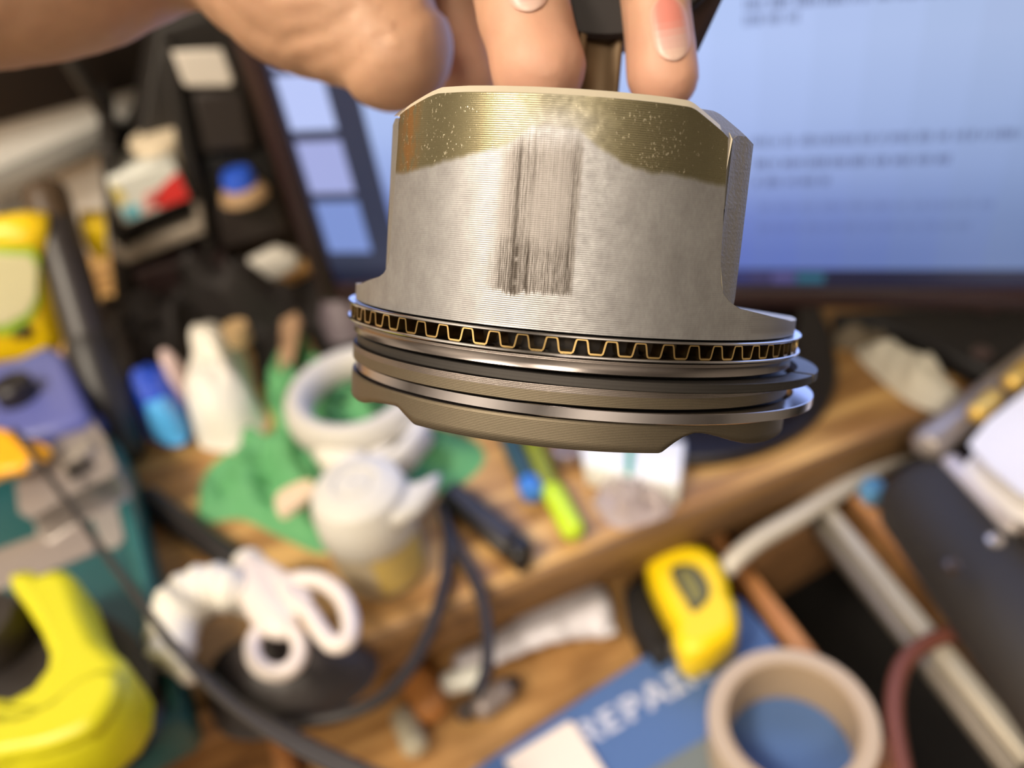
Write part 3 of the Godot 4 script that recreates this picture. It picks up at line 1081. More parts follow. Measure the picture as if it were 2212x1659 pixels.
func monitor() -> void:
	var yaw := deg_to_rad(33.5)
	mon_h = Vector3(cos(yaw), 0, sin(yaw))
	mon_o = Vector3(0.18099, 0.07, -0.43512)
	var b := Basis(mon_h, Vector3.UP, mon_h.cross(Vector3.UP))
	var t := thing("monitor", "wide lit monitor on a black oval foot, showing a page and dark thumbnail sidebar", "monitor", Vector3(mon_o.x, 0, mon_o.z))
	t.basis = b
	var s0 := -0.184
	var s1 := 0.42
	var v0 := 0.013
	var v1 := 0.355
	# screen picture, with the dimming by viewing angle painted into its colours
	var w := 1208
	var h := 684
	var im := Image.create(w, h, false, Image.FORMAT_RGB8)
	var r := RandomNumberGenerator.new()
	r.seed = 11
	var X := func(s: float) -> int: return int((s - s0) / (s1 - s0) * w)
	var Y := func(v: float) -> int: return int((1.0 - (v - v0) / (v1 - v0)) * h)
	var left := [0.0, 88, 106, 188, 0.035, 92, 112, 190, 0.06, 108, 128, 200, 0.09, 150, 170, 226, 0.12, 170, 190, 240, 0.16, 182, 202, 250, 0.36, 184, 204, 252]  # page colour by height: darker low down, the viewing-angle falloff painted in
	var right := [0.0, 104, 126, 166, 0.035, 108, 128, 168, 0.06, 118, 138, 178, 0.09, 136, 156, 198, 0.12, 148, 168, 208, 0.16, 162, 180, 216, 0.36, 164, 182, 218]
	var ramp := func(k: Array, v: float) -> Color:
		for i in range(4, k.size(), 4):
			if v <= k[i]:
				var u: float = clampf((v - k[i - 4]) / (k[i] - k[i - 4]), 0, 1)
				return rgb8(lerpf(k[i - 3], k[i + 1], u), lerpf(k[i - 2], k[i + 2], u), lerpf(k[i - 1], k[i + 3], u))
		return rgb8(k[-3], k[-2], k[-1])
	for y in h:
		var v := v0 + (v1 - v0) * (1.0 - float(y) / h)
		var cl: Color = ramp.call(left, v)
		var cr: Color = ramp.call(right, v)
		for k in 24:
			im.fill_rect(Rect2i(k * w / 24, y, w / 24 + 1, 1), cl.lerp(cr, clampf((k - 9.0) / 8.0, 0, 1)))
	im.fill_rect(Rect2i(0, 0, X.call(-0.131), h), rgb8(52, 56, 78))
	for e in [[0.163, 0.200, 196, 200, 246], [0.1235, 0.1585, 186, 200, 248], [0.0815, 0.1165, 164, 172, 224], [0.0375, 0.0755, 126, 148, 210], [0.205, 0.24, 196, 200, 246], [0.245, 0.28, 196, 200, 246]]:  # thumbnail colours darken downward with the same painted falloff
		im.fill_rect(Rect2i(X.call(-0.1815), Y.call(e[1]), X.call(-0.151) - X.call(-0.1815), Y.call(e[0]) - Y.call(e[1])), rgb8(e[2], e[3], e[4]))
	# lines of print, lower rows painted fainter for the viewing angle
	for e in [[1610, 8, 2212, 8, 0.5], [1610, 40, 1722, 40, 0.42], [1625, 306, 2205, 303, 0.42], [1632, 352, 2060, 356, 0.5], [1630, 392, 1800, 390, 0.42], [1640, 446, 2150, 440, 0.16], [1640, 490, 2100, 486, 0.14]]:
		var a := on_mon(e[0], e[1])
		var z := on_mon(e[2], e[3])
		var s := a.x
		while s < z.x:
			var word := 0.002 + r.randf() * 0.009
			var g := s
			while g < minf(s + word, z.x):
				var px: int = X.call(g)
				var tall := 5 + int(r.randf() * 4.0)
				var yy: int = Y.call(a.y) - tall / 2
				for dx in 2:
					for dy in tall + 3:
						if px + dx >= 0 and px + dx < w and yy + dy >= 0 and yy + dy < h:
							im.set_pixel(px + dx, yy + dy, im.get_pixel(px + dx, yy + dy).lerp(rgb8(34, 38, 70), e[4] * 1.25))
				g += 0.0019
			s += word + 0.0026
	# task bar with its buttons
	im.fill_rect(Rect2i(0, Y.call(0.0245), w, h), rgb8(30, 32, 56))
	for e in [[1640, 0.006, 62, 60, 104], [1692, 0.007, 84, 80, 132], [1752, 0.008, 44, 96, 118], [1600, 0.005, 50, 56, 110]]:
		var a := on_mon(e[0], 604)
		im.fill_rect(Rect2i(X.call(a.x - e[1]), Y.call(0.022), X.call(a.x + e[1]) - X.call(a.x - e[1]), Y.call(0.015) - Y.call(0.022)), rgb8(e[2], e[3], e[4]))
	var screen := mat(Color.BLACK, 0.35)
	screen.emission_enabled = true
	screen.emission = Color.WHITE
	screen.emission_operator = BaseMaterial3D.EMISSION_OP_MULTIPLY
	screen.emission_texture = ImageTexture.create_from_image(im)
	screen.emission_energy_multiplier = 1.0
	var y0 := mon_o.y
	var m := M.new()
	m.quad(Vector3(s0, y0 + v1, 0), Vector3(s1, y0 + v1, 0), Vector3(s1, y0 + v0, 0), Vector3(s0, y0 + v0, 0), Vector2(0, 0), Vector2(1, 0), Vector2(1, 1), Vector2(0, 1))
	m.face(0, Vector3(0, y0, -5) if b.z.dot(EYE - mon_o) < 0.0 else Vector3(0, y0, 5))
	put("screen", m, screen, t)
	var front := -1.0 if b.z.dot(EYE - mon_o) < 0.0 else 1.0
	# case and bezel
	var shell := mat(rgb8(30, 20, 22), 0.4)
	m = M.new()
	var flatten := Transform3D(Basis(Vector3.RIGHT, Vector3(0, 0, 1), Vector3.DOWN), Vector3.ZERO)
	m.box(Vector3(s1 - s0 + 0.028, v1 - v0 + 0.028, 0.030), 0.003, Transform3D(Basis(), Vector3((s0 + s1) / 2, y0 - 0.0005, -front * 0.0172)))
	put("case", m, shell, t)
	m = M.new()
	for e in [[s0 - 0.014, s0, v0 - 0.014, v1 + 0.014], [s1, s1 + 0.014, v0 - 0.014, v1 + 0.014], [s0, s1, v0 - 0.014, v0], [s0, s1, v1, v1 + 0.014]]:
		m.box(Vector3(e[1] - e[0], e[3] - e[2], 0.006), 0.0012, Transform3D(Basis(), Vector3((e[0] + e[1]) / 2, y0 + e[2], front * 0.001)))
	put("bezel", m, mat(rgb8(46, 28, 30), 0.4), t)
	# stand: neck behind, oval foot on the desk in front
	m = M.new()
	m.box(Vector3(0.07, 0.20, 0.02), 0.004, Transform3D(Basis(), Vector3(0.09, 0.01, -front * 0.048)))
	put("neck", m, shell, t)
	var foot := M.new()
	var o := []
	var c := on_y(1478, 804, 0.0) - t.position
	var cl := b.inverse() * c
	for k in 48:
		var th := TAU * k / 48.0
		o.push_back(Vector2(cl.x + 0.100 * cos(th), cl.z + (0.094 if th < PI else 0.175) * sin(th)))
	foot.slab(o, 0.0, 0.010, 0.003)
	put("foot", foot, mat(rgb8(26, 22, 27), 0.35), t)
	var l := AreaLight3D.new()
	l.name = "screen_glow"
	l.area_size = Vector2(s1 - s0, v1 - v0)
	l.light_color = Color(0.62, 0.72, 1.0)
	l.light_energy = 0.10
	l.area_range = 5.0
	l.area_attenuation = 2.0
	l.shadow_enabled = true
	t.add_child(l)
	l.position = Vector3((s0 + s1) / 2, y0 + (v0 + v1) / 2, front * 0.012)
	l.rotation = Vector3(0, 0 if front < 0 else PI, 0)

# ---------------------------------------------------------------- background helpers
func upright(list: Array, z: float) -> Array:              # pixel outline on a vertical plane across the room
	var out := []
	for i in range(0, list.size(), 2):
		var q := on_z(list[i], list[i + 1], z)
		out.push_back(Vector2(q.x, maxf(q.y, 0.0004)))
	return out

const STAND := Basis(Vector3(1, 0, 0), Vector3(0, 0, 1), Vector3(0, 1, 0))
func standing(list: Array, z: float, thick: float, b := 0.002) -> M:
	var m := M.new()
	m.slab(upright(list, z), -thick, 0.0, b, Transform3D(STAND, Vector3(0, 0, z)))
	return m

func lying(list: Array, top: float, thick: float, b := 0.002, round_to := 0) -> M:
	var m := M.new()
	var o := flat(list, top)
	if round_to:
		o = M.smooth_loop(o, round_to)
	m.slab(o, top - thick, top, b)
	return m

func heap(list: Array, base: float, height: float, freq: float, rough: float, power := 3.0) -> M:
	var m := M.new()
	m.mound(flat(list, base), base, height, noise, freq, rough, power)
	return m

func beam(a: Vector3, b: Vector3, wide: float, tall: float, bev := 0.001) -> M:
	var m := M.new()
	var d := (b - a)
	var x := d.normalized()
	var z := x.cross(Vector3.UP).normalized()
	m.box(Vector3(d.length(), tall, wide), bev, Transform3D(Basis(x, z.cross(x), z), (a + b) / 2 - Vector3(0, tall / 2, 0)))
	return m

func pipe(a: Vector3, b: Vector3, r: float, seg := 20) -> M:
	var m := M.new()
	m.tube([a, a.lerp(b, 0.33), a.lerp(b, 0.67), b], r, seg)
	return m

func back_left() -> void:
	var z := -0.70
	# on the wall
	var a := on_z(0, 272, -0.868)
	var b := on_z(372, 172, -0.868)
	var s := M.new()
	s.box(Vector3(0.75, 0.30, 0.016), 0.003, Transform3D(Basis(), Vector3(b.x - 0.36, (a.y + b.y) / 2, -0.876)))
	tag(put("wall_cabinet", s, mat(rgb8(58, 48, 42), 0.6)), "dark brown cabinet on the pale wall at the top left", "cabinet")
	var strip := beam(on_z(-60, 425, -0.868), on_z(275, 272, -0.868), 0.02, 0.018)
	tag(put("cable_duct", strip, mat(rgb8(126, 124, 120), 0.6)), "grey cable duct slanting up along the pale back wall", "duct")
	strip = beam(on_z(-60, 505, -0.868), on_z(105, 452, -0.868), 0.02, 0.02)
	tag(put("wall_rail", strip, mat(rgb8(112, 108, 102), 0.6)), "short grey rail low on the pale wall behind the yellow packet", "rail")
	var c := M.new()
	c.tube(M.smooth_line([on_z(60, -40, -0.78), on_z(140, 110, -0.78), on_z(205, 215, -0.785), on_z(262, 300, -0.80), on_z(300, 350, -0.81)], 6), 0.006, 10)
	tag(put("wall_cable", c, mat(rgb8(40, 36, 33), 0.6)), "dark cable hanging down the wall at the top left", "cable")
	# parts organizer
	var t := thing("parts_organizer", "black desktop parts organizer with open cubbies, behind the left edge of the monitor", "organizer")
	var black := mat(rgb8(36, 31, 28), 0.55)
	var dark := mat(rgb8(48, 40, 37), 0.5)
	put("body", standing([300, 330, 345, 60, 500, 20, 560, 200, 650, 440, 720, 700, 640, 790, 330, 790, 262, 600, 240, 420], z - 0.035, 0.12), black, t)
	put("side_panel", standing([214, 320, 250, 318, 278, 560, 335, 780, 285, 780, 238, 560], z, 0.15), black, t)
	put("divider", standing([352, 118, 374, 112, 420, 340, 455, 470, 470, 560, 440, 570, 415, 420, 385, 330], z, 0.15), black, t)
	put("tray_front", standing([240, 520, 268, 545, 425, 482, 415, 440, 435, 440, 445, 505, 275, 572, 245, 552], z + 0.004, 0.02), mat(rgb8(150, 138, 124), 0.5), t)
	put("drawer_front", standing([420, 205, 520, 196, 545, 320, 440, 330], z, 0.03), dark, t)
	put("drawer_front", standing([470, 452, 590, 425, 625, 500, 480, 540], z, 0.03), dark, t)
	put("drawer_front", standing([290, 590, 480, 545, 520, 680, 330, 700], z, 0.03), mat(rgb8(58, 42, 42), 0.5), t)
	put("shelf", standing([245, 495, 420, 425, 426, 442, 250, 514], z, 0.14), black, t)
	put("shelf", standing([445, 345, 580, 335, 600, 420, 610, 436, 470, 460, 450, 440], z - 0.01, 0.10), mat(rgb8(18, 16, 15), 0.6), t)
	# what stands in it
	tag(put("label_card", standing([372, 112, 478, 106, 506, 176, 498, 188, 404, 188, 396, 178], z + 0.006, 0.004), mat(rgb8(226, 216, 204), 0.6)), "blank off-white card on the black organizer, above its dark drawers", "card")
	var k := thing("carton", "small white carton with a red corner and blue print, in the black organizer", "carton")
	put("box", standing([232, 394, 372, 350, 410, 428, 268, 488], z + 0.012, 0.05), mat(rgb8(222, 222, 214), 0.5), k)
	put("red_print", standing([352, 400, 384, 372, 410, 428, 346, 450, 322, 440], z + 0.0126, 0.001, 0.0003), mat(rgb8(222, 52, 48), 0.5), k)
	put("pink_print", standing([312, 420, 352, 402, 330, 452, 312, 460], z + 0.0126, 0.001, 0.0003), mat(rgb8(230, 150, 145), 0.5), k)
	put("blue_print", standing([262, 450, 300, 440, 306, 466, 274, 478], z + 0.0126, 0.001, 0.0003), mat(rgb8(110, 188, 206), 0.5), k)
	put("yellow_print", standing([238, 402, 262, 408, 274, 430, 256, 448], z + 0.0126, 0.001, 0.0003), mat(rgb8(220, 200, 110), 0.5), k)
	var tub := M.new()
	var q := on_z(352, 335, z - 0.03)
	tub.lathe([Vector2(0.001, -0.03), Vector2(0.018, -0.03), Vector2(0.021, 0.008), Vector2(0.0225, 0.009), Vector2(0.0225, 0.014), Vector2(0.02, 0.017), Vector2(0.001, 0.018)], 32, Transform3D(Basis(), q))
	tag(put("tub", tub, mat(rgb8(222, 204, 176), 0.6)), "cream-coloured tub with a lid standing behind the white and red carton", "tub")
	k = thing("capped_jar", "small jar with bright blue cap and tan foot, in the black organizer", "jar")
	var j := M.new()
	var qb := on_z(530, 428, z + 0.004)
	j.lathe([Vector2(0.001, 0), Vector2(0.019, 0), Vector2(0.02, 0.002), Vector2(0.018, 0.008), Vector2(0.012, 0.012), Vector2(0.001, 0.012)], 28, Transform3D(Basis(), qb))
	put("foot", j, mat(rgb8(172, 140, 104), 0.5), k)
	j = M.new()
	j.lathe([Vector2(0.001, 0.006), Vector2(0.0125, 0.006), Vector2(0.0135, 0.018), Vector2(0.011, 0.024), Vector2(0.001, 0.025)], 28, Transform3D(Basis(), qb))
	put("cap", j, mat(rgb8(46, 92, 214), 0.4), k)
	tag(put("eraser", standing([540, 575, 600, 546, 645, 556, 650, 580, 600, 612, 560, 616], z + 0.03, 0.02, 0.006), mat(rgb8(206, 200, 190), 0.7)), "white rounded block lying at the foot of the black organizer, left of the screen", "eraser")
	# in front of it
	tag(put("black_bag", heap([205, 800, 228, 765, 320, 722, 470, 692, 560, 672, 640, 648, 672, 648, 645, 690, 600, 712, 555, 728, 480, 728, 425, 758, 395, 812, 330, 828, 290, 860, 250, 850], 0.0, 0.062, 26.0, 0.5, 4.0), mat(rgb8(36, 30, 29), 0.75)), "crumpled black cloth bag in front of the dark organizer", "bag")
	tag(put("computer_mouse", heap([690, 700, 705, 660, 750, 640, 800, 670, 800, 720, 750, 745, 710, 740], 0.0, 0.032, 4.0, 0.1, 2.2), mat(rgb8(112, 100, 108), 0.5)), "mauve-grey computer mouse under the lower left corner of the screen", "mouse")
	tag(put("desk_mat", lying([462, 738, 520, 690, 600, 630, 700, 575, 800, 620, 810, 760, 700, 800, 668, 722, 600, 770, 580, 840, 556, 830, 546, 760, 530, 742], 0.0015, 0.0014, 0.0005), mat(rgb8(30, 25, 24), 0.7)), "black mat under the mauve-grey mouse, below the screen corner", "mat")
	tag(put("tan_strip", lying([600, 790, 605, 690, 640, 670, 650, 690, 625, 800], 0.03, 0.006, 0.002), mat(rgb8(172, 138, 108), 0.6)), "tan leather strip beside the green cloth, under the screen corner", "strip")

func desk_left() -> void:
	# yellow packet
	var z := -0.60
	var t := thing("snack_packet", "bright yellow packet with a cream label bordered in lime green, at the left edge", "packet")
	var yel := mat(rgb8(238, 200, 12), 0.35)
	put("packet", standing([-60, 500, 40, 482, 100, 480, 112, 540, 128, 690, 146, 740, 120, 782, 60, 800, 0, 806, -60, 800], z - 0.015, 0.03, 0.012), yel, t)
	put("label_border", standing([-60, 532, 70, 536, 86, 560, 88, 650, 70, 690, 20, 726, -60, 724], z - 0.0135, 0.004, 0.001), mat(rgb8(160, 200, 50), 0.4), t)
	put("label", standing([-60, 548, 66, 552, 82, 580, 80, 640, 62, 676, 10, 704, -60, 704], z - 0.0125, 0.003, 0.001), mat(rgb8(226, 218, 170), 0.5), t)
	put("dark_print", standing([30, 722, 60, 700, 72, 730, 26, 734], z - 0.0125, 0.003, 0.001), mat(rgb8(60, 50, 20), 0.5), t)
	tag(put("yellow_box", standing([172, 488, 228, 486, 232, 560, 214, 568, 186, 540], z - 0.04, 0.03, 0.004), yel), "narrow yellow box between the black boom arm and the organizer", "box")
	# blue box with a knob
	t = thing("blue_case", "lavender-blue plastic case with a round black knob, below the yellow packet", "case")
	put("body", lying([-120, 800, 40, 770, 100, 742, 138, 760, 186, 890, 176, 905, 60, 940, -120, 985], 0.070, 0.025, 0.005), mat(rgb8(96, 102, 168), 0.4), t)
	var kn := M.new()
	kn.lathe([Vector2(0.001, 0), Vector2(0.013, 0), Vector2(0.0125, 0.012), Vector2(0.010, 0.014), Vector2(0.001, 0.0145)], 28, Transform3D(Basis(), on_y(42, 858, 0.070)))
	put("knob", kn, mat(rgb8(34, 30, 34), 0.4), t)
	put("skirting", lying([-120, 990, 60, 945, 178, 910, 188, 893, 215, 892, 222, 905, 130, 960, -120, 1010], 0.050, 0.012, 0.003), mat(rgb8(46, 56, 124), 0.4), t)
	tag(put("orange_pad", lying([-80, 905, 20, 925, 50, 950, 80, 945, 108, 962, 96, 980, 60, 992, 40, 1010, -80, 1025], 0.079, 0.008, 0.004), mat(rgb8(250, 176, 20), 0.4)), "orange rubber pad lying on the edge of the blue case", "pad")
	# teal case under it all
	t = thing("tool_case", "dark teal plastic tool case with grey label plates at the desk's left end", "tool case")
	var teal := mat(rgb8(30, 82, 84), 0.45)
	put("body", lying([-260, 1120, 60, 1010, 236, 935, 256, 960, 300, 1140, 345, 1330, 388, 1520, 372, 1548, 285, 1596, 100, 1690, -260, 1820], 0.038, 0.036, 0.005), teal, t)
	put("rim", lying([240, 940, 254, 962, 298, 1142, 343, 1332, 386, 1520, 352, 1516, 318, 1345, 270, 1160, 225, 980], 0.0405, 0.006, 0.002), mat(rgb8(38, 98, 98), 0.4), t)
	put("label_plate", lying([-60, 1205, 120, 1140, 178, 1112, 205, 1190, 60, 1248, -60, 1290], 0.0402, 0.005, 0.001), mat(rgb8(142, 130, 122), 0.5), t)
	put("label_plate", lying([192, 1108, 250, 1082, 268, 1160, 250, 1180, 222, 1180], 0.0402, 0.005, 0.001), mat(rgb8(146, 138, 130), 0.5), t)
	# grey caliper body on the case
	t = thing("metal_vise", "small grey metal vise block with a dark slot, lying on the teal case", "vise")
	var steel := mat(rgb8(150, 140, 134), 0.4, 0.3)
	put("block", lying([150, 930, 192, 914, 216, 950, 240, 1010, 236, 1024, 150, 1064, 72, 1112, 52, 1100, 44, 1040, 90, 990], 0.062, 0.022, 0.003), steel, t)
	put("slot", lying([140, 1012, 190, 985, 206, 1005, 150, 1036], 0.0635, 0.004, 0.001), mat(rgb8(44, 38, 36), 0.5), t)
	put("jaw", lying([110, 985, 186, 940, 204, 966, 130, 1006], 0.066, 0.006, 0.001), mat(rgb8(168, 158, 148), 0.35, 0.4), t)
	var sc := M.new()
	sc.lathe([Vector2(0.001, 0), Vector2(0.005, 0), Vector2(0.0055, 0.004), Vector2(0.001, 0.006)], 20, Transform3D(Basis(), on_y(66, 1005, 0.072)))
	put("screw", sc, mat(rgb8(210, 200, 190), 0.25, 0.8), t)
	# lime tool
	t = thing("cordless_tool", "large lime-yellow and black cordless tool lying on the teal case, lower left corner", "power tool")
	var lime := mat(rgb8(200, 195, 22), 0.42)
	put("base", lying([-160, 1400, 60, 1300, 220, 1360, 292, 1440, 296, 1500, 262, 1575, 180, 1640, 60, 1690, -160, 1720], 0.056, 0.016, 0.007, 60), mat(rgb8(34, 28, 27), 0.45), t)
	put("housing", lying([-60, 1640, -60, 1492, 20, 1500, 62, 1478, 92, 1440, 98, 1405, 78, 1352, 44, 1298, 14, 1258, 10, 1238, 34, 1226, 62, 1222, 84, 1232, 108, 1222, 136, 1222, 156, 1240, 180, 1310, 210, 1372, 258, 1412, 276, 1446, 272, 1492, 240, 1546, 180, 1596, 110, 1626, 40, 1642], 0.092, 0.034, 0.006), lime, t)
	put("housing_lip", lying([-60, 1626, -60, 1540, 30, 1540, 100, 1510, 150, 1470, 214, 1440, 252, 1452, 246, 1498, 196, 1562, 110, 1604, 30, 1622], 0.097, 0.012, 0.004, 60), lime, t)
	var m := M.new()
	m = M.new()
	m.lathe([Vector2(0.001, 0), Vector2(0.020, 0), Vector2(0.020, 0.012), Vector2(0.017, 0.018), Vector2(0.001, 0.02)], 40, Transform3D(Basis(), on_y(-10, 1385, 0.058)))
	put("motor_cover", m, mat(rgb8(40, 33, 30), 0.4), t)
	# boom arm
	t = thing("boom_arm", "black boom arm with brown tip and round screws, slanting up beside the yellow packet", "boom arm")
	var lo := on_y(262, 975, 0.012)
	var hi := deep(100, 425, 0.62)
	put("tube", pipe(lo, hi, 0.0150, 20), mat(rgb8(46, 40, 40), 0.4), t)
	put("tip", pipe(lo.lerp(hi, 0.90), hi + (hi - lo) * 0.01, 0.0153, 20), mat(rgb8(74, 56, 38), 0.5), t)
	put("joint", pipe(lo.lerp(hi, 0.0), lo.lerp(hi, 0.42), 0.0168, 20), mat(rgb8(34, 30, 30), 0.45), t)
	for e in [[197, 785], [226, 866]]:
		m = M.new()
		var sp := deep(e[0], e[1], lo.lerp(hi, 0.30 if e[1] < 800 else 0.16).distance_to(EYE) * 0.955)
		m.lathe([Vector2(0.001, -0.006), Vector2(0.0075, -0.006), Vector2(0.0075, 0.0), Vector2(0.005, 0.003), Vector2(0.001, 0.004)], 20, Transform3D(cam_xf.basis * Basis(Vector3.RIGHT, PI / 2), sp))
		put("screw", m, mat(rgb8(176, 164, 150), 0.35, 0.5), t)

func desk_middle() -> void:
	var white := mat(rgb8(232, 226, 214), 0.6)
	tag(put("green_cloth", heap([602, 750, 640, 700, 675, 760, 720, 790, 820, 830, 900, 935, 1010, 945, 1048, 990, 1000, 1045, 905, 1085, 800, 1150, 755, 1180, 690, 1196, 600, 1158, 520, 1122, 440, 1130, 428, 1090, 446, 1020, 520, 992, 578, 968, 592, 905, 570, 850], 0.0, 0.023, 30.0, 1.2, 4.0), mat(rgb8(96, 164, 108), 0.75)), "rumpled green cloth spread under the white ring and bottle", "cloth")
	tag(put("cloth_tag", lying([600, 1070, 640, 1045, 668, 1040, 672, 1062, 640, 1090, 606, 1108], 0.034, 0.004, 0.001, 24), mat(rgb8(222, 196, 164), 0.6)), "small cream paper tag lying on the green cloth", "tag")
	tag(put("tissue", heap([432, 790, 468, 746, 520, 748, 542, 800, 552, 860, 574, 905, 556, 945, 505, 975, 440, 968, 418, 940, 420, 880, 440, 835], 0.0, 0.055, 14.0, 0.25, 3.4), white), "crumpled white tissue standing between the blue packet and the green cloth", "tissue")
	var cork := M.new()
	cork.lathe([Vector2(0.001, 0), Vector2(0.0085, 0), Vector2(0.0095, 0.012), Vector2(0.009, 0.014), Vector2(0.001, 0.0142)], 24, Transform3D(Basis(), on_y(520, 738, 0.05)))
	tag(put("cork", cork, mat(rgb8(176, 146, 104), 0.7)), "small tan cork just behind the white tissue", "cork")
	var t := thing("wipes_packet", "shiny blue packet with a pale blue end and white top, left of the white tissue", "packet")
	put("pouch", heap([296, 925, 330, 880, 372, 845, 405, 850, 420, 890, 410, 950, 372, 965, 320, 948], 0.0, 0.042, 18.0, 0.3, 3.5), mat(rgb8(36, 78, 200), 0.35), t)
	put("pale_end", heap([332, 940, 352, 912, 400, 905, 404, 950, 372, 962], 0.012, 0.034, 18.0, 0.2, 3.5), mat(rgb8(90, 180, 245), 0.35), t)
	put("flap", heap([374, 852, 400, 828, 424, 838, 416, 880, 394, 890], 0.006, 0.042, 18.0, 0.3, 3.0), mat(rgb8(226, 200, 196), 0.5), t)
	# white ring
	t = thing("cable_reel", "white plastic ring with two stubby arms lying on the green cloth behind the bottle", "plastic ring")
	var m := M.new()
	var loop := []
	for k in 40:
		var th := TAU * k / 40.0
		loop.push_back(on_y(772 + 128 * cos(th), 868 - 84 * sin(th) - 22 * cos(th), 0.048))
	m.tube(loop, 0.0085, 14, true, 1.5)
	put("ring", m, mat(rgb8(196, 191, 181), 0.5), t)
	put("arm", lying([628, 905, 668, 895, 720, 950, 790, 965, 800, 1000, 760, 1015, 690, 985], 0.050, 0.024, 0.006), mat(rgb8(226, 220, 208), 0.5), t)
	put("arm", lying([790, 965, 850, 945, 880, 890, 925, 905, 880, 960, 815, 1010, 780, 1000], 0.050, 0.024, 0.006), mat(rgb8(226, 220, 208), 0.5), t)
	# bottle
	t = thing("bottle", "translucent plastic bottle with a yellowish label and a grey-white spouted lid", "bottle")
	var base := on_y(834, 1228, 0.0)
	var xf := Transform3D(Basis(), base)
	m = M.new()
	m.lathe([Vector2(0.001, 0), Vector2(0.0225, 0), Vector2(0.0246, 0.003), Vector2(0.0254, 0.015), Vector2(0.0260, 0.038), Vector2(0.0260, 0.046), Vector2(0.001, 0.047)], 48, xf)
	put("body", m, mat(rgb8(178, 164, 138), 0.35), t)
	m = M.new()
	m.lathe([Vector2(0.0252, 0.008), Vector2(0.0260, 0.008), Vector2(0.0266, 0.036), Vector2(0.0258, 0.036)], 20, xf, 1.3, -0.25)
	put("label", m, mat(rgb8(196, 170, 96), 0.5), t)
	m = M.new()
	m.lathe([Vector2(0.001, 0.040), Vector2(0.0272, 0.040), Vector2(0.0278, 0.041), Vector2(0.0272, 0.060), Vector2(0.0245, 0.069), Vector2(0.0180, 0.0730), Vector2(0.0125, 0.0736), Vector2(0.0120, 0.0722), Vector2(0.0085, 0.0722), Vector2(0.008, 0.0736), Vector2(0.001, 0.0738)], 56, xf)
	put("lid", m, mat(rgb8(206, 202, 192), 0.5), t)
	put("spout", lying([790, 1030, 850, 1040, 905, 1034, 948, 1014, 938, 1046, 905, 1092, 860, 1118, 800, 1124], 0.064, 0.010, 0.004), mat(rgb8(200, 196, 188), 0.5), t)
	# pens and bits
	t = thing("lighter", "black rectangular stick with a square end, lying between the bottle and the highlighter", "stick")
	put("case", lying([948, 1062, 984, 1030, 1030, 1066, 1120, 1140, 1090, 1184], 0.018, 0.0175, 0.004), mat(rgb8(38, 33, 31), 0.4), t)
	put("end_cap", lying([1092, 1184, 1120, 1142, 1146, 1160, 1140, 1182, 1116, 1202], 0.020, 0.0195, 0.004), mat(rgb8(22, 19, 18), 0.4), t)
	t = thing("highlighter", "lime green highlighter pen with a bright translucent cap, right of the blue-tipped pen", "highlighter")
	put("barrel", pipe(on_y(1148, 950, 0.009), on_y(1196, 1072, 0.009), 0.0062), mat(rgb8(132, 140, 30), 0.35), t)
	put("cap", pipe(on_y(1194, 1062, 0.010), on_y(1238, 1146, 0.010), 0.0070), mat(rgb8(196, 226, 40), 0.3), t)
	t = thing("blue_tipped_pen", "dark teal pen with a round bright blue end, left of the highlighter", "pen")
	put("barrel", pipe(on_y(1096, 940, 0.009), on_y(1140, 1038, 0.009), 0.0066), mat(rgb8(40, 72, 82), 0.35), t)
	put("end_cap", pipe(on_y(1142, 1046, 0.0095), on_y(1152, 1064, 0.0095), 0.0076), mat(rgb8(52, 120, 205), 0.3), t)
	t = thing("white_box", "bright white flat box with one green stripe, just below the piston's lower edge", "box")
	put("box", lying([1252, 958, 1480, 950, 1464, 1046, 1360, 1025, 1262, 1002], 0.020, 0.0198, 0.002), mat(rgb8(250, 250, 248), 0.5), t)
	put("stripe", lying([1354, 962, 1371, 962, 1366, 1026, 1350, 1022], 0.0206, 0.001, 0.0003), mat(rgb8(30, 165, 135), 0.5), t)
	var bag := mat(Color(0.80, 0.74, 0.74, 0.62), 0.3)
	bag.transparency = BaseMaterial3D.TRANSPARENCY_ALPHA
	tag(put("plastic_bag", heap([1282, 1085, 1310, 1050, 1380, 1035, 1450, 1062, 1452, 1105, 1400, 1130, 1330, 1140], 0.0005, 0.016, 60.0, 1.0, 2.5), bag), "small crumpled clear plastic bag in front of the white box", "plastic bag")
	m = M.new()
	m.lathe([Vector2(0.004, 0), Vector2(0.0078, 0), Vector2(0.0082, 0.001), Vector2(0.0082, 0.010), Vector2(0.0076, 0.011), Vector2(0.004, 0.011), Vector2(0.004, 0)], 28, Transform3D(Basis(), on_y(1226, 995, 0.002)))
	tag(put("metal_bushing", m, mat(rgb8(180, 160, 150), 0.3, 0.7)), "small shiny metal bushing beside the white box", "bushing")
	# scissors and hose fitting over a black mouse-like puck
	tag(put("trackball", heap([452, 1450, 520, 1400, 640, 1380, 760, 1390, 815, 1420, 800, 1480, 720, 1545, 610, 1590, 500, 1595, 455, 1540], 0.0, 0.030, 8.0, 0.15, 3.0), mat(rgb8(50, 44, 43), 0.5)), "dark grey rounded device under the white scissors", "trackball")
	t = thing("scissors", "white-handled scissors with one round and one long finger loop", "scissors")
	var sw := mat(rgb8(224, 212, 206), 0.4)
	m = M.new()
	loop = []
	for k in 28:
		var th := TAU * k / 28.0
		loop.push_back(on_y(597 + 52 * cos(th), 1402 + 52 * sin(th), 0.044))
	m.tube(loop, 0.0043, 12, true, 1.0)
	put("round_loop", m, sw, t)
	m = M.new()
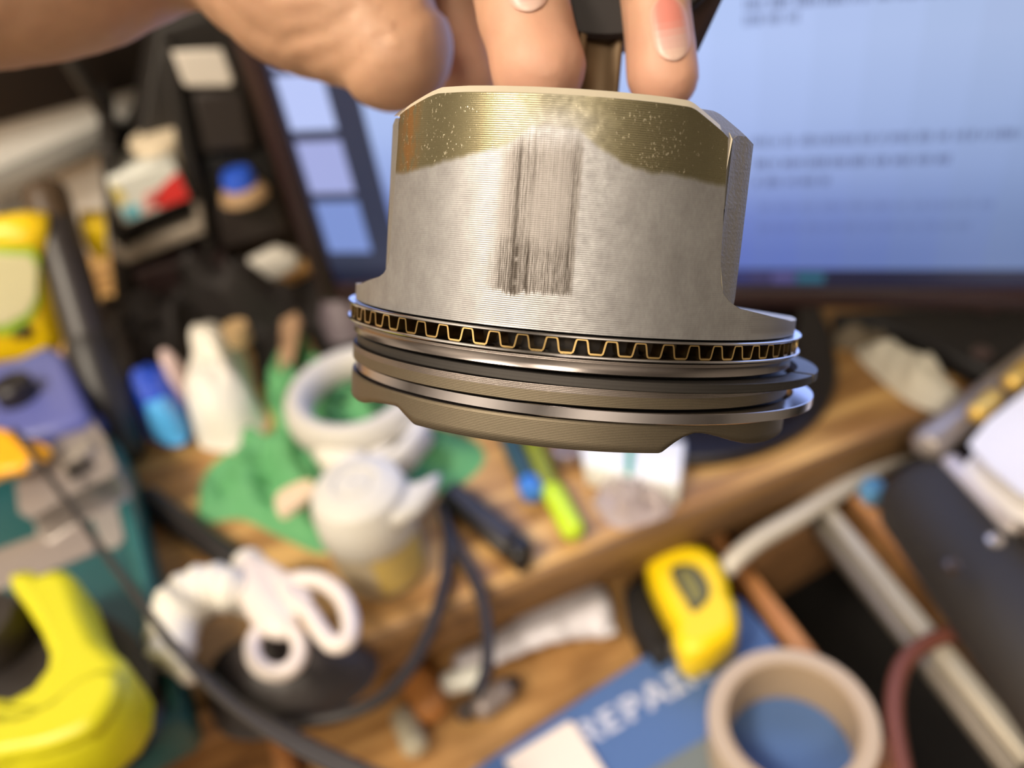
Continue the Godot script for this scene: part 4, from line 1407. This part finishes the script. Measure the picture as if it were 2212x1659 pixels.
	m.tube(M.smooth_line([on_y(540, 1230, 0.044), on_y(565, 1290, 0.045), on_y(600, 1335, 0.045), on_y(625, 1360, 0.044)], 5), [0.0085, 0.009, 0.0095, 0.01, 0.0105, 0.0108, 0.011, 0.0112, 0.0112, 0.011, 0.0108, 0.0105, 0.0095, 0.009, 0.008, 0.007], 14, false, 0.6)
	put("shank", m, sw, t)
	m = M.new()
	m.tube(M.smooth_line([on_y(640, 1252, 0.048), on_y(690, 1254, 0.048), on_y(735, 1286, 0.048), on_y(756, 1335, 0.048), on_y(752, 1380, 0.048), on_y(722, 1392, 0.048), on_y(694, 1366, 0.048), on_y(664, 1320, 0.048), on_y(632, 1296, 0.048), on_y(618, 1270, 0.048), on_y(640, 1252, 0.048)], 5), 0.0046, 12, false, 1.0)
	put("long_loop", m, sw, t)
	m = M.new()
	m.tube([on_y(650, 1310, 0.047), on_y(610, 1270, 0.046), on_y(570, 1240, 0.045), on_y(530, 1210, 0.044)], [0.008, 0.0085, 0.008, 0.006], 14, false, 0.5)
	put("shank", m, sw, t)
	t = thing("hose_elbow", "chunky white plastic hose elbow with ridges, left of the scissors", "hose elbow")
	var path := M.smooth_line([on_y(372, 1412, 0.044), on_y(372, 1350, 0.046), on_y(400, 1300, 0.048), on_y(452, 1272, 0.048), on_y(508, 1276, 0.046)], 8)
	var rad := []
	for k in path.size():
		rad.push_back(0.0110 + 0.0030 * sin(PI * k / (path.size() - 1)) + 0.0009 * sin(k * 1.5))
	m = M.new()
	m.tube(path, rad, 20)
	put("elbow", m, white, t)
	put("nozzle", lying([302, 1412, 328, 1352, 352, 1345, 404, 1420, 400, 1444, 372, 1446, 350, 1424], 0.058, 0.018, 0.005), white, t)
	m = M.new()
	m.tube([on_y(535, 1215, 0.036), on_y(548, 1240, 0.036), on_y(540, 1275, 0.036), on_y(520, 1300, 0.036)], [0.009, 0.011, 0.011, 0.009], 16)
	put("collar", m, white, t)
	# brush on the wood
	tag(put("brush_handle", pipe(on_y(318, 1075, 0.008), on_y(530, 1232, 0.008), 0.008), mat(rgb8(34, 28, 26), 0.5)), "black round rod lying on the wood right of the teal case", "rod")

func drawer_things() -> void:
	var fl := -0.088
	var t := thing("drawer", "open wooden drawer pulled out below the desk edge", "drawer")
	var dw := wood(rgb8(166, 122, 72), rgb8(204, 158, 100), Vector3(2, 8, 9), 12, 0.5)
	var x0 := on_y(640, 1600, fl).x
	var x1 := on_y(1650, 1310, -0.068).x
	var m := M.new()
	m.box(Vector3(x1 - x0, 0.008, 0.36), 0.001, Transform3D(Basis(), Vector3((x0 + x1) / 2, fl - 0.008, -0.17)))
	put("floor_board", m, dw, t)
	m = M.new()
	m.box(Vector3(0.012, 0.032, 0.36), 0.002, Transform3D(Basis(), Vector3(x1 + 0.004, fl - 0.012, -0.17)))
	put("side_board", m, wood(rgb8(176, 116, 66), rgb8(206, 146, 92), Vector3(8, 8, 2), 13), t)
	m = M.new()
	m.box(Vector3(0.012, 0.032, 0.36), 0.002, Transform3D(Basis(), Vector3(x0 - 0.006, fl - 0.012, -0.17)))
	put("side_board", m, wood(rgb8(176, 116, 66), rgb8(206, 146, 92), Vector3(8, 8, 2), 14), t)
	# black block added below, standing in for the shade beside the drawer
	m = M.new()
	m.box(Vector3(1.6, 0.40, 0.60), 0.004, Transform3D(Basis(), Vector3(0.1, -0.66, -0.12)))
	tag(put("gap_shade_block", m, mat(rgb8(20, 17, 16), 0.8)), "added black block under the drawer, standing in for the shade in the gap", "cabinet")
	t = thing("lower_shelf", "light wooden board below the desk edge, along the bottom left", "board")
	m = M.new()
	var q := on_y(250, 1640, -0.10)
	m.box(Vector3(0.34, 0.015, 0.16), 0.002, Transform3D(Basis(), Vector3(q.x - 0.01, -0.115, q.z + 0.06)))
	put("board", m, wood(rgb8(120, 84, 50), rgb8(164, 118, 70), Vector3(2, 8, 9), 15), t)
	# book
	t = thing("repair_manual", "blue book with REPAIR in pale letters on its cover, lying in the drawer", "book")
	var top := -0.064
	put("cover", lying([1012, 1668, 1388, 1419, 1596, 1288, 1640, 1336, 1712, 1432, 1840, 1606, 1930, 1730, 1500, 1930, 1160, 1880], top, 0.022, 0.001), mat(rgb8(78, 108, 158), 0.5), t)
	put("picture_panel", lying([1376, 1680, 1560, 1572, 1640, 1690, 1500, 1760], top + 0.0005, 0.001, 0.0002), mat(rgb8(110, 118, 116), 0.5), t)
	var a := on_y(1272, 1634, top)
	var b := on_y(1550, 1476, top)
	var tm := TextMesh.new()
	tm.text = "REPAIR"
	var sf := SystemFont.new()
	sf.font_names = PackedStringArray(["Droid Sans"])
	sf.font_weight = 700
	tm.font = sf
	tm.font_size = 64
	tm.pixel_size = 0.001
	tm.depth = 0.01
	tm.horizontal_alignment = HORIZONTAL_ALIGNMENT_LEFT
	tm.vertical_alignment = VERTICAL_ALIGNMENT_BOTTOM
	var wide: float = tm.get_aabb().size.x
	var d := b - a
	var k := d.length() / maxf(wide, 0.01)
	var x := d.normalized()
	var o := put("title", tm, mat(rgb8(196, 200, 216), 0.5), t)
	var zz := x.cross(Vector3.UP).normalized()
	o.transform = Transform3D(Basis(x * k, -zz * k * 0.8, Vector3.UP * k * 0.1), a + Vector3(0, 0.0004, 0) - tm.get_aabb().position.x * x * k)
	tag(put("white_card", lying([1088, 1640, 1226, 1556, 1240, 1560, 1318, 1680, 1262, 1760, 1150, 1740], top + 0.004, 0.0035, 0.001), mat(rgb8(240, 226, 212), 0.6)), "blank white card lying on the lower corner of the blue book", "card")
	# tape measure
	t = thing("tape_measure", "yellow tape measure with a dark oval window, standing on the blue book", "tape measure")
	put("case", lying([1394, 1216, 1408, 1192, 1440, 1176, 1480, 1168, 1524, 1176, 1556, 1204, 1576, 1252, 1578, 1276, 1592, 1296, 1596, 1338, 1584, 1366, 1540, 1392, 1490, 1410, 1468, 1398, 1452, 1366, 1456, 1344, 1440, 1312, 1414, 1262], -0.030, 0.032, 0.006), mat(rgb8(246, 210, 8), 0.4), t)
	put("window", lying([1448, 1228, 1474, 1216, 1506, 1224, 1530, 1258, 1532, 1286, 1516, 1308, 1496, 1318, 1480, 1294, 1460, 1262], -0.0285, 0.003, 0.001, 40), mat(rgb8(74, 70, 44), 0.35), t)
	put("lettering_band", lying([1468, 1236, 1484, 1228, 1512, 1262, 1518, 1290, 1500, 1300, 1486, 1280], -0.0279, 0.002, 0.0006, 24), mat(rgb8(128, 122, 60), 0.5), t)
	put("tape_hook", lying([1450, 1362, 1470, 1404, 1462, 1420, 1444, 1398], -0.045, 0.01, 0.001), mat(rgb8(120, 112, 96), 0.35, 0.7), t)
	tag(put("black_pouch", lying([1345, 1262, 1385, 1228, 1420, 1290, 1458, 1360, 1452, 1400, 1420, 1420, 1380, 1370, 1352, 1310], -0.052, 0.034, 0.008), mat(rgb8(22, 18, 18), 0.7)), "black pouch tucked against the left side of the yellow tape measure", "pouch")
	# tape roll
	t = thing("tape_roll", "roll of beige packing tape standing on the blue book", "tape roll")
	var rim := -0.030
	var c := on_y(1712, 1556, rim)
	c.y = top
	m = M.new()
	m.lathe([Vector2(0.0340, 0.0005), Vector2(0.0414, 0.0005), Vector2(0.0419, 0.0012), Vector2(0.0419, 0.0332), Vector2(0.0412, 0.034), Vector2(0.0344, 0.034), Vector2(0.0340, 0.0336), Vector2(0.0340, 0.0005)], 72, Transform3D(Basis(), c))
	put("tape", m, mat(rgb8(186, 166, 142), 0.45), t)
	m = M.new()
	m.lathe([Vector2(0.0322, 0.0005), Vector2(0.0339, 0.0005), Vector2(0.0339, 0.0335), Vector2(0.0322, 0.0335), Vector2(0.0322, 0.0005)], 72, Transform3D(Basis(), c))
	put("core", m, mat(rgb8(176, 152, 124), 0.7), t)
	# tube, batteries, screwdriver
	t = thing("ointment_tube", "crumpled white squeeze tube with a small cap, lying in the drawer", "tube")
	m = M.new()
	var path := M.smooth_line([on_y(1062, 1408, -0.076), on_y(1110, 1382, -0.074), on_y(1170, 1350, -0.073), on_y(1240, 1326, -0.073), on_y(1300, 1318, -0.074)], 8)
	var rad := []
	for i in path.size():
		rad.push_back(lerpf(0.0095, 0.0195, smoothstep(0, path.size() * 0.95, i)) + 0.0006 * sin(i * 1.1))
	m.tube(path, rad, 20, false, 0.55)
	put("tube", m, mat(rgb8(224, 220, 228), 0.35), t)
	put("crimp", beam(on_y(1288, 1272, -0.074), on_y(1318, 1372, -0.074), 0.008, 0.004), mat(rgb8(232, 228, 232), 0.4), t)
	put("cap", pipe(on_y(1000, 1436, -0.077), on_y(1052, 1412, -0.077), 0.0085), mat(rgb8(196, 190, 196), 0.35), t)
	tag(put("battery", pipe(on_y(968, 1476, -0.076), on_y(1036, 1458, -0.076), 0.0072), mat(rgb8(236, 236, 226), 0.25)), "bright white capsule-shaped battery left of the squeeze tube", "battery")
	tag(put("battery", pipe(on_y(1040, 1530, -0.077), on_y(1090, 1492, -0.077), 0.0072), mat(rgb8(160, 148, 144), 0.3, 0.3)), "grey metal battery below the bright white one", "battery")
	tag(put("socket_bit", pipe(on_y(1000, 1540, -0.078), on_y(1110, 1478, -0.080), 0.006), mat(rgb8(70, 60, 56), 0.4, 0.3)), "dark rod beside the grey battery in the drawer", "rod")
	t = thing("screwdriver", "short screwdriver with an orange-brown handle and pale ferrule, left of the batteries", "screwdriver")
	put("handle", pipe(on_y(902, 1470, -0.074), on_y(932, 1530, -0.074), 0.0105), mat(rgb8(196, 132, 72), 0.4), t)
	put("ferrule", pipe(on_y(872, 1548, -0.076), on_y(898, 1612, -0.076), 0.0080), mat(rgb8(176, 168, 146), 0.4), t)

func right_side() -> void:
	var t := thing("drawer_slide", "pale aluminium drawer slide with two parallel rails, running to the lower right corner", "drawer slide")
	put("rail", beam(on_y(1785, 1108, -0.045), on_y(2225, 1640, -0.045), 0.0085, 0.010), mat(rgb8(204, 196, 180), 0.4, 0.3), t)
	put("inner_rail", beam(on_y(1762, 1128, -0.055), on_y(2190, 1672, -0.055), 0.0085, 0.010), mat(rgb8(140, 132, 122), 0.4, 0.4), t)
	t = thing("cabinet_side", "brown wooden side board with a light orange edge, right of the drawer slide", "board")
	put("board", beam(on_y(1825, 1100, -0.060), on_y(2330, 1660, -0.060), 0.030, 0.012), wood(rgb8(110, 76, 42), rgb8(140, 100, 56), Vector3(6, 6, 6), 16), t)
	put("edge", beam(on_y(1848, 1080, -0.040), on_y(2330, 1590, -0.040), 0.0085, 0.010), mat(rgb8(206, 146, 92), 0.5), t)
	var m := M.new()
	m.tube(M.smooth_line([on_y(1570, 1228, -0.045), on_y(1600, 1196, -0.040), on_y(1650, 1158, -0.036), on_y(1730, 1112, -0.034), on_y(1850, 1036, -0.034), on_y(1985, 956, -0.034)], 6), 0.0062, 14)
	tag(put("edge_rail", m, mat(rgb8(206, 198, 184), 0.4, 0.2)), "pale metal rail bent at its left end, running under the desk edge", "rail")
	tag(put("back_board", beam(on_y(1600, 1240, -0.10), on_y(1900, 1070, -0.10), 0.02, 0.07), mat(rgb8(128, 92, 58), 0.6)), "brown board under the pale rail, above the dark gap", "board")
	# black cylinder
	t = thing("air_cylinder", "big black metal cylinder with silver collar and clamp bars, at the right edge", "cylinder")
	put("barrel", pipe(on_y(2010, 1082, -0.01), on_y(2420, 1640, -0.01), 0.030, 40), mat(rgb8(50, 46, 43), 0.62), t)
	put("clamp_bar", pipe(on_y(2052, 1000, 0.018), on_y(2185, 1140, 0.018), 0.0058, 14), mat(rgb8(214, 204, 200), 0.3, 0.3), t)
	put("clamp_bar", pipe(on_y(2140, 1070, 0.012), on_y(2290, 1190, 0.012), 0.0075, 14), mat(rgb8(160, 142, 132), 0.35, 0.3), t)
	put("collar", pipe(on_y(2004, 960, 0.022), on_y(2260, 756, 0.022), 0.0098, 20), mat(rgb8(168, 158, 152), 0.3, 0.4), t)
	put("end_block", lying([1996, 1000, 2060, 960, 2140, 960, 2290, 1130, 2230, 1160], 0.006, 0.03, 0.004), mat(rgb8(56, 48, 52), 0.45), t)
	for e in [[2130, 872], [2206, 806]]:  # small gold pieces standing in for glints on the silver collar
		put("gold_glint", pipe(on_y(e[0] - 22, e[1] + 22, 0.038), on_y(e[0] + 16, e[1] - 14, 0.038), 0.0056, 16), mat(rgb8(250, 206, 104), 0.3, 0.5), t)
	for e in [[2148, 1172], [2056, 1226]]:
		m = M.new()
		m.lathe([Vector2(0.001, 0), Vector2(0.0042, 0), Vector2(0.004, 0.0025), Vector2(0.001, 0.0035)], 18, Transform3D(Basis(), on_y(e[0], e[1], 0.0185)))
		put("rivet", m, mat(rgb8(220, 210, 200) if e[0] > 2100 else rgb8(96, 84, 76), 0.25, 0.6), t)
	tag(put("paper_pad", lying([2112, 962, 2150, 915, 2330, 770, 2400, 900, 2330, 1110, 2212, 1056, 2150, 1004], 0.043, 0.018, 0.004), mat(rgb8(250, 244, 238), 0.6)), "bright white paper pad beside the silver collar at the right edge", "paper pad")
	m = M.new()
	m.lathe([Vector2(0.001, -0.008), Vector2(0.006, -0.007), Vector2(0.0085, 0.0), Vector2(0.006, 0.007), Vector2(0.001, 0.008)], 22, Transform3D(Basis(), on_y(1884, 1062, -0.028)))
	tag(put("rubber_plug", m, mat(rgb8(92, 150, 196), 0.4)), "small pale blue rubber plug under the pale rail, left of the black cylinder", "plug")
	tag(put("white_pouch", heap([1850, 760, 1900, 745, 1990, 790, 2070, 850, 2085, 882, 2040, 896, 1960, 866, 1880, 800], 0.001, 0.020, 30.0, 0.5, 3.0), mat(rgb8(228, 222, 206), 0.6)), "white padded pouch on the desk right of the monitor's foot", "pouch")
	tag(put("grey_pouch", heap([1782, 738, 1812, 712, 1880, 712, 1945, 730, 1985, 756, 1905, 752, 1840, 758], 0.001, 0.016, 30.0, 0.5, 3.0), mat(rgb8(112, 100, 82), 0.6)), "dull brownish pouch behind the white padded pouch", "pouch")
	t = thing("desk_oblong", "flat black speaker behind the pouches under the monitor's edge", "oblong")  # flat black box with two small round buttons
	put("box", lying([1800, 672, 1920, 664, 2050, 655, 2330, 655, 2330, 815, 2130, 800, 2020, 745, 1960, 712, 1880, 690, 1800, 694], 0.02, 0.018, 0.004), mat(rgb8(26, 24, 27), 0.5), t)
	for e in [[2130, 670, 0.006], [2120, 765, 0.006]]:
		m = M.new()
		m.lathe([Vector2(0.001, 0), Vector2(e[2], 0), Vector2(e[2], 0.002), Vector2(0.001, 0.003)], 20, Transform3D(Basis(), on_y(e[0], e[1], 0.0195)))
		put("button", m, mat(rgb8(86, 70, 70), 0.4), t)

func cables() -> void:
	var blk := mat(rgb8(46, 41, 40), 0.5)
	var m := M.new()
	m.tube(line([30, 930, 90, 1010, 150, 1090, 245, 1220, 330, 1335, 400, 1425, 470, 1500, 560, 1570, 650, 1625, 760, 1680], 0.085, 5), 0.0019, 10)
	tag(put("thin_cable", m, blk), "thin black cable crossing the teal case and the hose elbow down to the bottom edge", "cable")
	m = M.new()
	m.tube(line([395, 1430, 460, 1480, 530, 1535, 620, 1590, 720, 1640, 860, 1700], 0.03, 5), 0.0042, 12)
	tag(put("thick_cable", m, blk), "thick black cable running from under the hose elbow to the bottom edge", "cable")
	m = M.new()
	m.tube(line([955, 1090, 968, 1150, 966, 1220, 952, 1290, 925, 1370, 880, 1450, 820, 1510, 740, 1545, 650, 1560, 560, 1562], 0.008, 5), 0.0036, 10)
	tag(put("looped_cable", m, blk), "dark cable curving left from behind the black stick, past the bottle, over the desk edge", "cable")
	m = M.new()
	m.tube(line([958, 1110, 985, 1180, 1020, 1245, 1045, 1310, 1054, 1390, 1050, 1450, 1030, 1500], 0.008, 5), 0.0034, 10)
	tag(put("straight_cable", m, blk), "dark cable running down over the desk edge to the squeeze tube", "cable")
	m = M.new()
	m.tube(line([1960, 1700, 1942, 1620, 1932, 1540, 1938, 1470, 1962, 1420, 2010, 1385, 2070, 1368, 2130, 1375, 2200, 1420], -0.035, 5), 0.0046, 10)
	tag(put("brown_cord", m, mat(rgb8(110, 62, 48), 0.5)), "reddish-brown cord looping over the drawer slide at the lower right", "cord")
